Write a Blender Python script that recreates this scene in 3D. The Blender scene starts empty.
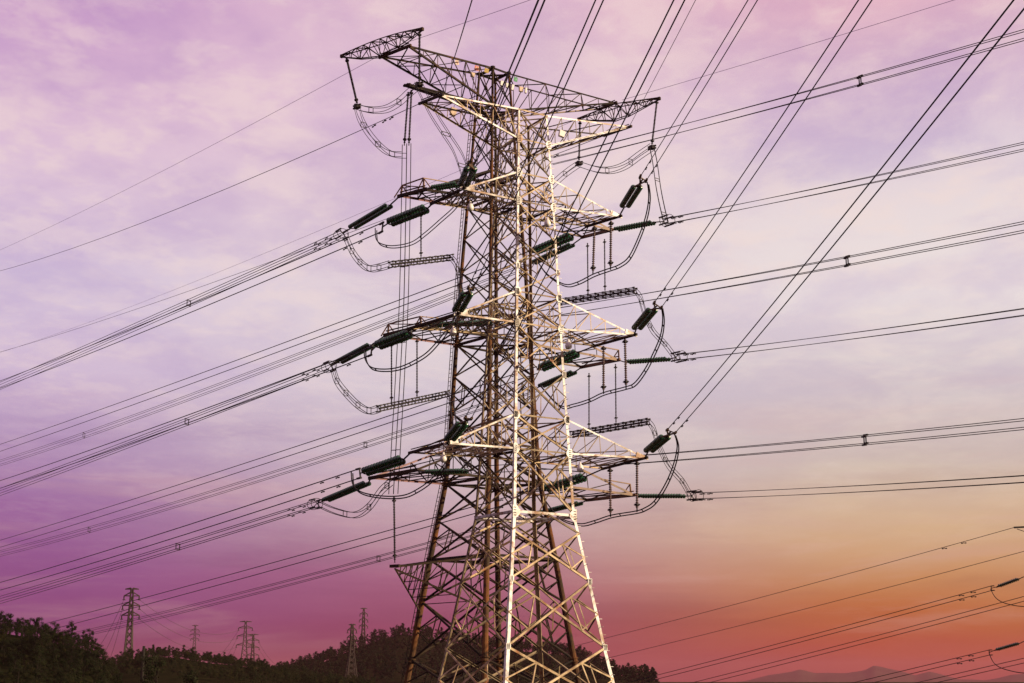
import bpy, math, random
from mathutils import Vector as V, Matrix
random.seed(7)
D = bpy.data
sc = bpy.context.scene
COL = sc.collection
R = math.radians

# ------------------------------------------------------------------ camera
EYE = V((0, 0, 1.7))
FPX = 1422.2                     # 50 mm lens on a 36 mm sensor, in pixels of a 1024 px wide frame
PITCH = math.atan(338.5 / FPX)
cam_d = D.cameras.new('camera'); cam_d.lens = 50; cam_d.sensor_width = 36
cam_d.clip_start = 0.2; cam_d.clip_end = 30000
cam = D.objects.new('camera', cam_d); COL.objects.link(cam)
cam.location = EYE; cam.rotation_euler = (math.pi / 2 + PITCH, 0, 0)
sc.camera = cam

# ------------------------------------------------------------------ light
SUN_DIR = V((0.95, -0.26, 0.0)).normalized() * math.cos(R(20)) + V((0, 0, math.sin(R(20))))
sun_d = D.lights.new('sun', 'SUN'); sun_d.energy = 5.0; sun_d.angle = R(0.5); sun_d.color = (1.0, 0.80, 0.55)
sun = D.objects.new('sun', sun_d); COL.objects.link(sun)
sun.rotation_euler = SUN_DIR.to_track_quat('Z', 'Y').to_euler(); sun.location = (60, -30, 60)
sc.view_settings.view_transform = 'Standard'; sc.view_settings.look = 'None'
sc.view_settings.exposure = 1.0; sc.view_settings.gamma = 1.0
SKY_GAIN = 0.5                   # sky radiance scale, the exposure of 1 stop brings it back


def lin(r, g, b):
    f = lambda c: ((c / 255 + 0.055) / 1.055) ** 2.4 if c > 10 else c / 255 / 12.92
    return (f(r), f(g), f(b), 1)


def build_world():
    w = D.worlds.new('World'); sc.world = w; w.use_nodes = True
    nt = w.node_tree; N = nt.nodes; L = nt.links; N.clear()
    def node(t, **k):
        n = N.new(t)
        for a, b in k.items(): setattr(n, a, b)
        return n
    def math_(op, a, b=None, c=None):
        n = node('ShaderNodeMath', operation=op)
        for i, x in enumerate((a, b, c)):
            if x is None: continue
            if isinstance(x, (int, float)): n.inputs[i].default_value = x
            else: L.new(x, n.inputs[i])
        return n.outputs[0]
    def mix(f, a, b, bt='MIX'):
        n = node('ShaderNodeMix', data_type='RGBA', blend_type=bt)
        for i, x in ((0, f), (6, a), (7, b)):
            if isinstance(x, (int, float)): n.inputs[i].default_value = x
            elif isinstance(x, tuple): n.inputs[i].default_value = x
            else: L.new(x, n.inputs[i])
        return n.outputs[2]
    tc = node('ShaderNodeTexCoord'); sep = node('ShaderNodeSeparateXYZ')
    L.new(tc.outputs['Generated'], sep.inputs[0])
    x, y, z = sep.outputs
    # cloud layer: direction projected on a high flat sheet
    zz = math_('ADD', math_('MAXIMUM', z, 0.0), 0.10)
    cu = node('ShaderNodeCombineXYZ')
    L.new(math_('DIVIDE', x, zz), cu.inputs[0]); L.new(math_('DIVIDE', y, zz), cu.inputs[1])
    def noise(scale, sx, sy, det, rough, off=0.0, dist=0.0):
        mp = node('ShaderNodeMapping'); mp.inputs['Scale'].default_value = (sx, sy, 1); mp.inputs['Location'].default_value = (off, off * 1.7, off)
        mp.inputs['Rotation'].default_value = (0, 0, R(12))
        L.new(cu.outputs[0], mp.inputs[0])
        n = node('ShaderNodeTexNoise'); n.inputs['Scale'].default_value = scale; n.inputs['Detail'].default_value = det
        n.inputs['Roughness'].default_value = rough; n.inputs['Distortion'].default_value = dist
        L.new(mp.outputs[0], n.inputs['Vector']); return n.outputs['Fac']
    n1 = noise(2.5, 1.0, 0.85, 8, 0.58, 3.1, 0.3)
    n2 = noise(6.5, 1.0, 0.85, 8, 0.58, 9.4, 0.3)
    n4 = noise(17.0, 1.0, 0.85, 6, 0.6, 1.3, 0.3)
    n2 = math_('ADD', math_('MULTIPLY', n2, 0.62), math_('MULTIPLY', n4, 0.38))
    n3 = noise(0.8, 1.0, 0.7, 4, 0.5, 5.2)
    # elevation wobbles a little with the clouds so the bands are not ruled lines
    ze = math_('ADD', z, math_('MULTIPLY', math_('SUBTRACT', n3, 0.5), 0.035))
    t = math_('DIVIDE', ze, 0.46)
    def ramp(stops):
        r = node('ShaderNodeValToRGB'); cr = r.color_ramp; cr.interpolation = 'B_SPLINE' if False else 'LINEAR'
        while len(cr.elements) > 1: cr.elements.remove(cr.elements[-1])
        for i, (p, c) in enumerate(stops):
            e = cr.elements[0] if i == 0 else cr.elements.new(p)
            e.position = p; e.color = lin(*c)
        L.new(t, r.inputs[0]); return r.outputs[0]
    P = lambda ypx: max(0.0, math.sin(PITCH + math.atan((341.5 - ypx) / FPX)) / 0.46)
    left = ramp([(P(690), (92, 38, 84)), (P(650), (112, 47, 104)), (P(620), (130, 63, 126)), (P(560), (142, 81, 142)), (P(505), (158, 107, 161)), (P(450), (188, 158, 192)),
                 (P(390), (210, 188, 214)), (P(300), (219, 202, 221)), (P(200), (223, 197, 217)), (P(100), (216, 179, 209)), (P(10), (206, 160, 202))])
    mid = ramp([(P(690), (116, 38, 72)), (P(630), (138, 58, 96)), (P(580), (165, 99, 129)), (P(530), (192, 154, 164)), (P(470), (206, 186, 194)),
                (P(400), (218, 205, 212)), (P(320), (227, 213, 218)), (P(220), (231, 212, 217)), (P(120), (232, 204, 215)), (P(10), (226, 192, 208))])
    right = ramp([(P(690), (160, 54, 38)), (P(655), (180, 76, 36)), (P(620), (188, 105, 48)), (P(580), (202, 143, 92)), (P(530), (216, 182, 145)),
                  (P(470), (212, 194, 181)), (P(400), (216, 203, 204)), (P(310), (238, 227, 224)), (P(230), (234, 220, 221)), (P(170), (226, 209, 218)), (P(110), (222, 195, 211)), (P(50), (227, 189, 203)), (P(5), (232, 184, 197))])
    def mr(v, a, b):
        n = node('ShaderNodeMapRange', interpolation_type='SMOOTHSTEP'); L.new(v, n.inputs[0]); n.inputs[1].default_value = a; n.inputs[2].default_value = b
        return n.outputs[0]
    base = mix(mr(x, -0.34, -0.02), left, mid)
    base = mix(mr(x, -0.06, 0.26), base, right)
    # low bands of thin cloud near the horizon
    cb = node('ShaderNodeCombineXYZ'); L.new(math_('MULTIPLY', x, 3.2), cb.inputs[0]); L.new(math_('MULTIPLY', y, 3.2), cb.inputs[1]); L.new(math_('MULTIPLY', z, 34.0), cb.inputs[2])
    nb = node('ShaderNodeTexNoise'); nb.inputs['Scale'].default_value = 1.0; nb.inputs['Detail'].default_value = 7; nb.inputs['Roughness'].default_value = 0.6; nb.inputs['Distortion'].default_value = 0.4
    L.new(cb.outputs[0], nb.inputs['Vector'])
    lowz = math_('MULTIPLY', mr(z, 0.0, 0.05), math_('SUBTRACT', 1.0, mr(z, 0.14, 0.24)))
    base = mix(math_('MULTIPLY', mr(nb.outputs['Fac'], 0.50, 0.70), math_('MULTIPLY', lowz, 0.30)), base, mix(1.0, base, lin(206, 190, 214), 'MULTIPLY'))
    base = mix(math_('MULTIPLY', math_('SUBTRACT', 1.0, mr(nb.outputs['Fac'], 0.32, 0.50)), math_('MULTIPLY', lowz, 0.22)), base, lin(222, 178, 168))
    amp = mr(z, 0.04, 0.34)
    dark = mix(1.0, base, lin(228, 221, 244), 'MULTIPLY')
    light = mix(0.58, base, lin(244, 222, 214))
    cl = mr(n1, 0.36, 0.60)
    c1 = mix(math_('MULTIPLY', math_('SUBTRACT', 1.0, cl), math_('ADD', math_('MULTIPLY', amp, 0.72), 0.10)), base, dark)
    c2 = mix(math_('MULTIPLY', mr(n2, 0.44, 0.60), math_('MULTIPLY', amp, math_('ADD', math_('MULTIPLY', cl, 0.5), 0.25))), c1, light)
    sky = node('ShaderNodeTexSky', sky_type='NISHITA'); sky.sun_disc = False
    sky.sun_elevation = R(20); sky.sun_rotation = math.atan2(SUN_DIR.x, SUN_DIR.y)
    b1 = node('ShaderNodeBackground'); L.new(c2, b1.inputs[0]); b1.inputs[1].default_value = SKY_GAIN
    b2 = node('ShaderNodeBackground'); L.new(sky.outputs[0], b2.inputs[0]); b2.inputs[1].default_value = 0.0012
    add = node('ShaderNodeAddShader'); L.new(b1.outputs[0], add.inputs[0]); L.new(b2.outputs[0], add.inputs[1])
    out = node('ShaderNodeOutputWorld'); L.new(add.outputs[0], out.inputs[0])


build_world()


# ------------------------------------------------------------------ surveying: sight lines from the photographer's position to real planes
CP, SP = math.cos(PITCH), math.sin(PITCH)


def ray(px, py):
    a = (px - 512) / FPX; b = (341.5 - py) / FPX
    return V((a, CP - b * SP, SP + b * CP))


def at(px, py, Y):
    r = ray(px, py); return EYE + r * (Y / r.y)


def on_plane(px, py, P0, n):
    r = ray(px, py); return EYE + r * (n.dot(P0 - EYE) / n.dot(r))


def az(deg):
    return V((math.cos(R(deg)), math.sin(R(deg)), 0))


def vplane(px, py, P0, d):       # meet the vertical plane through P0 along the horizontal direction d
    return on_plane(px, py, P0, V((-d.y, d.x, 0)))


UP = V((0, 0, 1))


# ------------------------------------------------------------------ materials
def material(name, color, rough=0.6, metal=0.0, spec=0.5, noise=None, bump=0.0, coat=0.0, vary=0.0):
    """noise = list of (color, scale, low, high, detail): patches of another colour laid over the base"""
    m = D.materials.new(name); m.use_nodes = True
    nt = m.node_tree; b = nt.nodes['Principled BSDF']
    b.inputs['Roughness'].default_value = rough; b.inputs['Metallic'].default_value = metal
    b.inputs['Specular IOR Level'].default_value = spec
    b.inputs['Coat Weight'].default_value = coat
    c = (color[0], color[1], color[2], 1)
    b.inputs['Base Color'].default_value = c
    tc = nt.nodes.new('ShaderNodeTexCoord'); cur = None
    for (nc, s, lo, hi, det) in (noise or []):
        n = nt.nodes.new('ShaderNodeTexNoise'); n.inputs['Scale'].default_value = s; n.inputs['Detail'].default_value = det
        n.inputs['Roughness'].default_value = 0.65
        nt.links.new(tc.outputs['Object'], n.inputs['Vector'])
        mr = nt.nodes.new('ShaderNodeMapRange'); mr.inputs[1].default_value = lo; mr.inputs[2].default_value = hi
        nt.links.new(n.outputs['Fac'], mr.inputs[0])
        mx = nt.nodes.new('ShaderNodeMix'); mx.data_type = 'RGBA'
        nt.links.new(mr.outputs[0], mx.inputs[0])
        if cur is None: mx.inputs[6].default_value = c
        else: nt.links.new(cur, mx.inputs[6])
        mx.inputs[7].default_value = (nc[0], nc[1], nc[2], 1); cur = mx.outputs[2]
    if cur is not None and vary:       # every piece has weathered a little differently
        oi = nt.nodes.new('ShaderNodeObjectInfo'); mr = nt.nodes.new('ShaderNodeMapRange'); mr.inputs[3].default_value = 1 - vary; mr.inputs[4].default_value = 1 + vary * 0.9
        nt.links.new(oi.outputs['Random'], mr.inputs[0]); sc_ = nt.nodes.new('ShaderNodeVectorMath'); sc_.operation = 'SCALE'
        nt.links.new(cur, sc_.inputs[0]); nt.links.new(mr.outputs[0], sc_.inputs['Scale']); cur = sc_.outputs[0]
    if cur is not None: nt.links.new(cur, b.inputs['Base Color'])
    if bump:
        n = nt.nodes.new('ShaderNodeTexNoise'); n.inputs['Scale'].default_value = 8; n.inputs['Detail'].default_value = 6
        nt.links.new(tc.outputs['Object'], n.inputs['Vector'])
        bp = nt.nodes.new('ShaderNodeBump'); bp.inputs['Strength'].default_value = bump
        nt.links.new(n.outputs['Fac'], bp.inputs['Height']); nt.links.new(bp.outputs[0], b.inputs['Normal'])
    return m


RUST = (0.16, 0.062, 0.022)
M = {
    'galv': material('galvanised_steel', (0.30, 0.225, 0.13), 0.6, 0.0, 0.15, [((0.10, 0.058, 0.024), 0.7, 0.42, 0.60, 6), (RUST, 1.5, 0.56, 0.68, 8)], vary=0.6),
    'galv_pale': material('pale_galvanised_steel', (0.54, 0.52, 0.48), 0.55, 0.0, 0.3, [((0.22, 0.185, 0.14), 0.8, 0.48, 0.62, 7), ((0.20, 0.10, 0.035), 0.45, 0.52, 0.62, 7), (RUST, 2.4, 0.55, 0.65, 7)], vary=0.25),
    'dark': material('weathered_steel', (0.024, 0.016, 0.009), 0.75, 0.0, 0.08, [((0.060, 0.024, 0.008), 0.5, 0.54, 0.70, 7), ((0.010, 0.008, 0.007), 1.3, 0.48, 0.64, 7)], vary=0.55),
    'rusty': material('rusty_steel_tube', (0.030, 0.019, 0.010), 0.75, 0.0, 0.08, [((0.105, 0.040, 0.012), 0.45, 0.42, 0.62, 7), ((0.012, 0.010, 0.008), 1.3, 0.52, 0.68, 7)], vary=0.2),
    'ochre': material('ochre_primed_steel', (0.13, 0.062, 0.02), 0.6, 0.0, 0.4, [((0.05, 0.027, 0.013), 0.8, 0.45, 0.7, 6)]),
    'red': material('red_lead_paint', (0.085, 0.007, 0.005), 0.55, 0.0, 0.4, [((0.12, 0.03, 0.02), 1.0, 0.5, 0.75, 6)]),
    'wire': material('weathered_aluminium_wire', (0.016, 0.014, 0.016), 0.7, 0.0, 0.12),
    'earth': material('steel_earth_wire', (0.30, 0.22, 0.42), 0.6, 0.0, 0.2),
    'fit': material('cast_fittings', (0.018, 0.015, 0.014), 0.6, 0.0, 0.15),
    'brass': material('ochre_clamps', (0.07, 0.04, 0.018), 0.6, 0.0, 0.2),
    'glass': material('green_insulator_glass', (0.008, 0.040, 0.020), 0.25, 0.0, 0.5, [((0.013, 0.050, 0.024), 3.0, 0.4, 0.7, 3)]),
    'polymer': material('dark_red_polymer', (0.045, 0.014, 0.012), 0.5),
    'white': material('white_plastic', (0.50, 0.47, 0.42), 0.4),
    'tan': material('tan_plastic', (0.24, 0.155, 0.085), 0.5, noise=[((0.40, 0.29, 0.19), 2.0, 0.45, 0.6, 3)]),
    'sign_white': material('sign_white', (0.42, 0.34, 0.27), 0.4),
    'sign_red': material('sign_red', (0.38, 0.07, 0.03), 0.4),
    'sign_yellow': material('sign_yellow', (0.25, 0.155, 0.005), 0.4),
    'sign_green': material('sign_green', (0.006, 0.15, 0.04), 0.4),
    'sign_mint': material('sign_mint', (0.10, 0.28, 0.15), 0.4),
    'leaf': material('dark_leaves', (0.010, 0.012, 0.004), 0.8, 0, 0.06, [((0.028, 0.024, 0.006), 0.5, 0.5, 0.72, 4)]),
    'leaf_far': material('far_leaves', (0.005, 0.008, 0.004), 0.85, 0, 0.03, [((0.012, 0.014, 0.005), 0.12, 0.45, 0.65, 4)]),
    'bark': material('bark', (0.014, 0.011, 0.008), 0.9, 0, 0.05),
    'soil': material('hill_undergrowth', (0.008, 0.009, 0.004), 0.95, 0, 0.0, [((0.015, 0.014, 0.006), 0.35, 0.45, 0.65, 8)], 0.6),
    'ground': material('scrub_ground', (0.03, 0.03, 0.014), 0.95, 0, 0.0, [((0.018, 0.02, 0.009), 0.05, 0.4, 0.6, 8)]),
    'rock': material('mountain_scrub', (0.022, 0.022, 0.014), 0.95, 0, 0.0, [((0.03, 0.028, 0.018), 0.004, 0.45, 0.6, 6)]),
    'pylon': material('distant_pylon_steel', (0.036, 0.027, 0.022), 0.8, 0.0, 0.1),
    'wood': material('wooden_pole', (0.012, 0.011, 0.008), 0.9, 0, 0.1),
    'concrete': material('concrete', (0.30, 0.28, 0.25), 0.9),
}

# ------------------------------------------------------------------ mesh building
ORIGIN = {}


class MB:
    def __init__(self): self.v = []; self.f = []

    def quadbox(self, p, q, a, wa, b, wb):
        """bar from p to q; cross-section spans a*[wa0,wa1] and b*[wb0,wb1]"""
        i = len(self.v)
        for e in (p, q):
            for s, t in ((wa[0], wb[0]), (wa[1], wb[0]), (wa[1], wb[1]), (wa[0], wb[1])):
                self.v.append(e + a * s + b * t)
        for f in ((0, 3, 2, 1), (4, 5, 6, 7), (0, 1, 5, 4), (1, 2, 6, 5), (2, 3, 7, 6), (3, 0, 4, 7)):
            self.f.append(tuple(i + k for k in f))

    def bar(self, p, q, w, h=None, n=UP):
        h = h or w; ax = (q - p)
        if ax.length < 1e-4: return
        ax = ax.normalized()
        a = ax.cross(n)
        if a.length < 0.05: a = ax.cross(V((0.3, 1, 0.1)))
        a.normalize(); b = ax.cross(a).normalized()
        self.quadbox(p, q, a, (-w / 2, w / 2), b, (-h / 2, h / 2))

    def angle(self, p, q, n, size, t=None):
        """angle iron on a face with outward normal n: one flange in the face, one standing inwards"""
        t = t or max(0.012, size * 0.12); ax = q - p
        if ax.length < 1e-4: return
        ax = ax.normalized(); a = ax.cross(n)
        if a.length < 0.05: a = ax.cross(V((0.3, 1, 0.1)))
        a.normalize(); b = a.cross(ax).normalized()
        if b.dot(n) < 0: b = -b
        self.quadbox(p, q, a, (-size / 2, size / 2), b, (0, t))
        self.quadbox(p, q, a, (-size / 2, -size / 2 + t), b, (-size * 0.8, -0.001))

    def corner(self, p, q, d1, d2, size, t):
        self.quadbox(p, q, d1, (0, size), d2, (0, t))
        self.quadbox(p, q, d1, (0, t), d2, (t + 0.001, size))

    def tube(self, pts, r, n=6, cap=True):
        m = len(pts); i = len(self.v); prev = None
        rs = r if isinstance(r, (list, tuple)) else [r] * m
        for k in range(m):
            d = (pts[min(k + 1, m - 1)] - pts[max(k - 1, 0)]).normalized()
            a = prev - d * prev.dot(d) if prev is not None else d.cross(UP if abs(d.z) < 0.9 else V((1, 0, 0)))
            a.normalize(); prev = a; b = d.cross(a)
            for j in range(n):
                th = 2 * math.pi * j / n
                self.v.append(pts[k] + (a * math.cos(th) + b * math.sin(th)) * rs[k])
        for k in range(m - 1):
            for j in range(n):
                j2 = (j + 1) % n
                self.f.append((i + k * n + j, i + k * n + j2, i + (k + 1) * n + j2, i + (k + 1) * n + j))
        if cap:
            self.f.append(tuple(i + j for j in reversed(range(n)))); self.f.append(tuple(i + (m - 1) * n + j for j in range(n)))

    def lathe(self, p, ax, prof, n=10):
        """profile (distance along axis, radius)"""
        self.tube([p + ax * s for s, _ in prof], [max(r, 0.002) for _, r in prof], n)

    def poly(self, pts, n, t):
        """flat plate: outline pts, thickness t along n"""
        i = len(self.v); k = len(pts)
        self.v += [p.copy() for p in pts] + [p + n * t for p in pts]
        self.f.append(tuple(i + j for j in reversed(range(k)))); self.f.append(tuple(i + k + j for j in range(k)))
        for j in range(k):
            j2 = (j + 1) % k; self.f.append((i + j, i + j2, i + k + j2, i + k + j))

    def build(self, name, mat, parent=None, origin=None, smooth=False):
        if not self.v: return None
        o0 = ORIGIN[parent] if parent else (origin if origin is not None else self.v[0].copy())
        me = D.meshes.new(name)
        me.from_pydata([tuple(v - o0) for v in self.v], [], self.f)
        me.materials.append(M[mat] if isinstance(mat, str) else mat)
        if smooth:
            me.polygons.foreach_set('use_smooth', [True] * len(me.polygons))
        me.update()
        o = D.objects.new(name, me); COL.objects.link(o)
        if parent: o.parent = parent
        else: o.location = o0
        ORIGIN[o] = o0
        return o


def empty(name, loc):
    o = D.objects.new(name, None); COL.objects.link(o); o.location = loc; o.empty_display_size = 0.3
    ORIGIN[o] = V(loc); return o


def tag(o, label, cat, group=None):
    o['label'] = label; o['category'] = cat
    if group: o['group'] = group
    return o


def struct(o):
    o['kind'] = 'structure'; return o


def lerp(a, b, t): return a + (b - a) * t


def smooth_pts(pts, sub=6):
    """Catmull-Rom through 2-D or 3-D tuples"""
    out = []; n = len(pts)
    for i in range(n - 1):
        p0, p1, p2, p3 = pts[max(i - 1, 0)], pts[i], pts[i + 1], pts[min(i + 2, n - 1)]
        for k in range(sub):
            t = k / sub
            out.append(tuple(0.5 * (2 * b + (c - a) * t + (2 * a - 5 * b + 4 * c - d) * t * t + (3 * b - a - 3 * c + d) * t ** 3)
                             for a, b, c, d in zip(p0, p1, p2, p3)))
    out.append(tuple(pts[-1])); return out


# ------------------------------------------------------------------ towers: square lattice bodies
class Body:
    def __init__(self, cx, cy, th, zk, wk):
        self.C = V((cx, cy, 0)); self.u = V((math.cos(th), math.sin(th), 0)); self.v = V((-math.sin(th), math.cos(th), 0)); self.zk = zk; self.wk = wk
        self.S = {'F': (-1, -1), 'R': (1, -1), 'B': (1, 1), 'L': (-1, 1)}

    def w(self, z):
        zk, wk = self.zk, self.wk
        for i in range(len(zk) - 1):
            if z <= zk[i + 1] or i == len(zk) - 2:
                return wk[i] + (wk[i + 1] - wk[i]) * (z - zk[i]) / (zk[i + 1] - zk[i])

    def c(self, leg, z):
        s = self.S[leg]; w = self.w(z)
        p = self.C + self.u * (s[0] * w) + self.v * (s[1] * w); p.z = z; return p

    def z_at(self, leg, py):
        lo, hi = -2.0, 80.0
        for _ in range(50):
            m = (lo + hi) / 2; P = self.c(leg, m) - EYE
            y = 341.5 - FPX * (P.z * CP - P.y * SP) / (P.y * CP + P.z * SP)
            if y > py: lo = m
            else: hi = m
        return (lo + hi) / 2

    def face(self, a, b):
        """outward normal of the face between neighbouring legs"""
        sa, sb = self.S[a], self.S[b]
        return (self.u * ((sa[0] + sb[0]) / 2) + self.v * ((sa[1] + sb[1]) / 2)).normalized()


FACES = (('F', 'R'), ('F', 'L'), ('L', 'B'), ('R', 'B'))

A = Body(0.742, 85, 0.5706, [0, 1.5, 11.24, 20, 30, 36.6], [4.0, 3.70, 2.16, 1.76, 1.40, 1.09])
B = Body(-1.767, 130, 0.7134, [0, 1.5, 11, 20, 40, 60], [5.60, 5.396, 4.204, 2.97, 2.132, 1.008])


def tower_lattice(T, root, zs, mats, leg_r, br_r, round_, subdiv):
    """legs and one cross brace part per panel and face"""
    legs = {}
    for lg in 'FRBL':
        mb = MB()
        if round_:
            pts = [T.c(lg, z) for z in zs]
            for i in range(len(pts) - 1):
                mb.tube([pts[i], pts[i + 1]], [leg_r(zs[i]), leg_r(zs[i + 1])], 12)
                ax = (pts[i + 1] - pts[i]).normalized()
                r = leg_r(zs[i + 1])
                if i % 2 == 0:
                    mb.lathe(pts[i + 1] - ax * 0.25, ax, [(0, r * 1.02), (0.02, r * 1.5), (0.10, r * 1.5), (0.12, r * 1.15), (0.3, r * 1.12), (0.32, r * 1.5), (0.4, r * 1.5), (0.42, r * 1.02)], 12)
        else:
            s = T.S[lg]; d1 = T.u * -s[0]; d2 = T.v * -s[1]
            for i in range(len(zs) - 1):
                sz = leg_r(zs[i]); mb.corner(T.c(lg, zs[i]), T.c(lg, zs[i + 1]), d1, d2, sz, sz * 0.13)
            if T is A and lg == 'R':       # climbing bolts stand on this leg
                z = 2.0
                while z < 34:
                    P = T.c('R', z); mb.bar(P, P + (T.u if int(z / 0.45) % 2 else -T.v) * 0.22, 0.025); z += 0.45
        legs[lg] = mb.build('leg', mats[0] if (round_ or lg in 'FR') else mats[1], root, smooth=False)  # front tower's left and back legs: darker steel, shade put into the colour
    for a, b in FACES:
        n = T.face(a, b)
        for i in range(len(zs) - 1):
            z0, z1 = zs[i], zs[i + 1]; mb = MB(); s = br_r(z0)
            pa0, pb0, pa1, pb1 = T.c(a, z0), T.c(b, z0), T.c(a, z1), T.c(b, z1)
            off = n * 0.03
            def put(p, q, size, o=V((0, 0, 0))):
                if round_: mb.tube([p + o, q + o], size * 0.5, 6)
                else: mb.angle(p + o, q + o, n, size)
            if (T is A) and 10.0 < z0 < 10.9:          # K brace under the waist beam
                mid = lerp(pa1, pb1, 0.5)
                put(pa0, mid, s); put(pb0, mid, s)
            else:
                put(pa0, pb1, s, off); put(pb0, pa1, s, -off)
                if subdiv(z0, z1):
                    t = s * 0.62; X0 = lerp(pa0, pb1, 0.25); X1 = lerp(pa0, pb1, 0.75); Y0 = lerp(pb0, pa1, 0.25); Y1 = lerp(pb0, pa1, 0.75)
                    ma, mb_ = lerp(pa0, pa1, 0.5), lerp(pb0, pb1, 0.5)
                    for p, q in ((ma, X0), (ma, Y1), (X0, Y1), (mb_, Y0), (mb_, X1), (Y0, X1)):
                        put(p, q, t)
            mb.build('cross_brace', mats[1], root)
    return legs


def add_horizontals(T, root, zs, mat, size, name='horizontal_beam', plan=True):
    for z in zs:
        mb = MB()
        for a, b in FACES:
            mb.angle(T.c(a, z), T.c(b, z), T.face(a, b), size)
        if plan:
            mb.bar(T.c('F', z) - UP * 0.05, T.c('B', z) - UP * 0.05, size * 0.7)
            mb.bar(T.c('L', z) - UP * 0.14, T.c('R', z) - UP * 0.14, size * 0.7)
        mb.build(name, mat, root)


def crossarm(T, root, near, far, zt, zb, tipn, tipf, mats, size, n=3, beam=None, endpost=False):
    """four chords from two legs to a near and a far tip, webbed; returns the part"""
    o = None
    tn, bn, tf, bf = T.c(near, zt), T.c(near, zb), T.c(far, zt), T.c(far, zb)
    nn = T.face('F', 'R') if near in 'FR' else T.face('F', 'L')
    out = (tipn - bn); out.z = 0; out.normalize()
    nn = V((out.y, -out.x, 0));
    if nn.y > 0: nn = -nn
    main = MB()
    main.angle(tn, tipn, nn, size); main.angle(bn, tipn + UP * 0.0, nn, size * 1.1)
    o = main.build('crossarm', mats[0], root)
    fm = MB(); fm.angle(tf, tipf, -nn, size * 0.9)
    fm.build('upper_chord', mats[1], o)
    fb = MB(); fb.angle(bf, tipf, -nn, size)
    fb.build('lower_chord', mats[2], o)
    eb = MB(); ext = (tipn - tipf).normalized()
    eb.bar(tipf - ext * 0.25, tipn + ext * 0.25, beam or size * 1.3, size * 1.5)
    eb.bar(tipf + UP * (size * 1.9), tipn + UP * (size * 1.9), size * 0.5)
    eb.build('end_beam', mats[3], o)
    web = MB(); s = size * 0.5
    for k in range(1, n + 1):
        t = k / (n + 1); t0 = (k - 1) / (n + 1)
        for (T0, B0, P, nrm) in ((tn, bn, tipn, nn), (tf, bf, tipf, -nn)):
            a, b = lerp(T0, P, t), lerp(B0, P, t)
            web.angle(a, b, nrm, s); web.angle(lerp(B0, P, t0), a, nrm, s * 0.9)
        a, b = lerp(bn, tipn, t), lerp(bf, tipf, t)
        web.angle(a, b, -UP, s * 1.2)
        if k % 2: web.angle(lerp(bn, tipn, t0), b, -UP, s * 1.2); web.angle(lerp(tn, tipn, t0), lerp(tf, tipf, t), UP, s)
        else: web.angle(lerp(bf, tipf, t0), a, -UP, s * 1.2); web.angle(lerp(tf, tipf, t0), lerp(tn, tipn, t), UP, s)
    t0 = n / (n + 1)
    web.angle(lerp(bn, tipn, t0), tipf, -UP, s * 1.2); web.angle(lerp(bf, tipf, t0), tipn, -UP, s * 1.2)
    web.build('web_lattice', mats[4], o)
    return o


# ---- front tower
rootA = tag(empty('lattice_tower', (0.742, 85, 0)), 'nearest lattice tower with white sunlit angle iron face and three pairs of tapering arms', 'tower')
zA = [0.0] + [A.z_at('F', y) for y in (646, 578, 529, 510, 448, 414, 368, 322, 291, 265, 235, 200, 172, 138, 109)]
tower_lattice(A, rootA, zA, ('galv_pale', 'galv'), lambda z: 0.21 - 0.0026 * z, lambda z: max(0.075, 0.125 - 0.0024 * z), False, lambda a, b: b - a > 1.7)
zbA = [A.z_at('F', y) for y in (200, 322, 448)]; ztA = [A.z_at('F', y) for y in (172, 291, 414)]
z0t, z0b = A.z_at('F', 109), A.z_at('F', 138); zwaist = A.z_at('F', 511)
add_horizontals(A, rootA, zbA + ztA + [z0t, z0b], 'galv', 0.09)
add_horizontals(A, rootA, [zwaist], 'galv_pale', 0.15, 'waist_beam')


def pA_near(px, py, z): return on_plane(px, py, A.c('F', z), A.v)
def pA_far(px, py, z): return on_plane(px, py, A.c('L', z), A.v)


TA = {}
tipsA = {1: ((463, 188.5), (433, 203), (619, 216.5), (588, 226)), 2: ((457, 314), (411, 328), (634, 335), (596, 345.5)),
         3: ((447, 443), (411, 452.5), (645, 458), (604, 468.5)), 0: ((441, 95), (421, 103), (629, 127), (606, 135))}
for lv in (0, 1, 2, 3):
    zt, zb = (z0t, z0b) if lv == 0 else (ztA[lv - 1], zbA[lv - 1])
    nl, fl, nr, fr = tipsA[lv]
    zf = zb if lv else z0t
    TA[lv] = (pA_near(*nl, zf), pA_far(*fl, zf), pA_near(*nr, zf), pA_far(*fr, zf))
    for side in (0, 1):
        o = crossarm(A, rootA, 'FR'[side], 'LB'[side], zt, zb, TA[lv][side * 2], TA[lv][side * 2 + 1],
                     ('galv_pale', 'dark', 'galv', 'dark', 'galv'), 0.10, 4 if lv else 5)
        mb = MB(); P = TA[lv][side * 2]; d = (P - A.c('FR'[side], zb)).normalized()
        if lv: mb.poly([P - d * 0.75 + UP * 0.04, P + d * 0.22 - UP * 0.12, P + d * 0.22 + UP * 0.05, P - d * 0.65 + UP * 0.36], -A.v, 0.05); mb.build('tip_plate', 'galv_pale', o)
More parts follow.
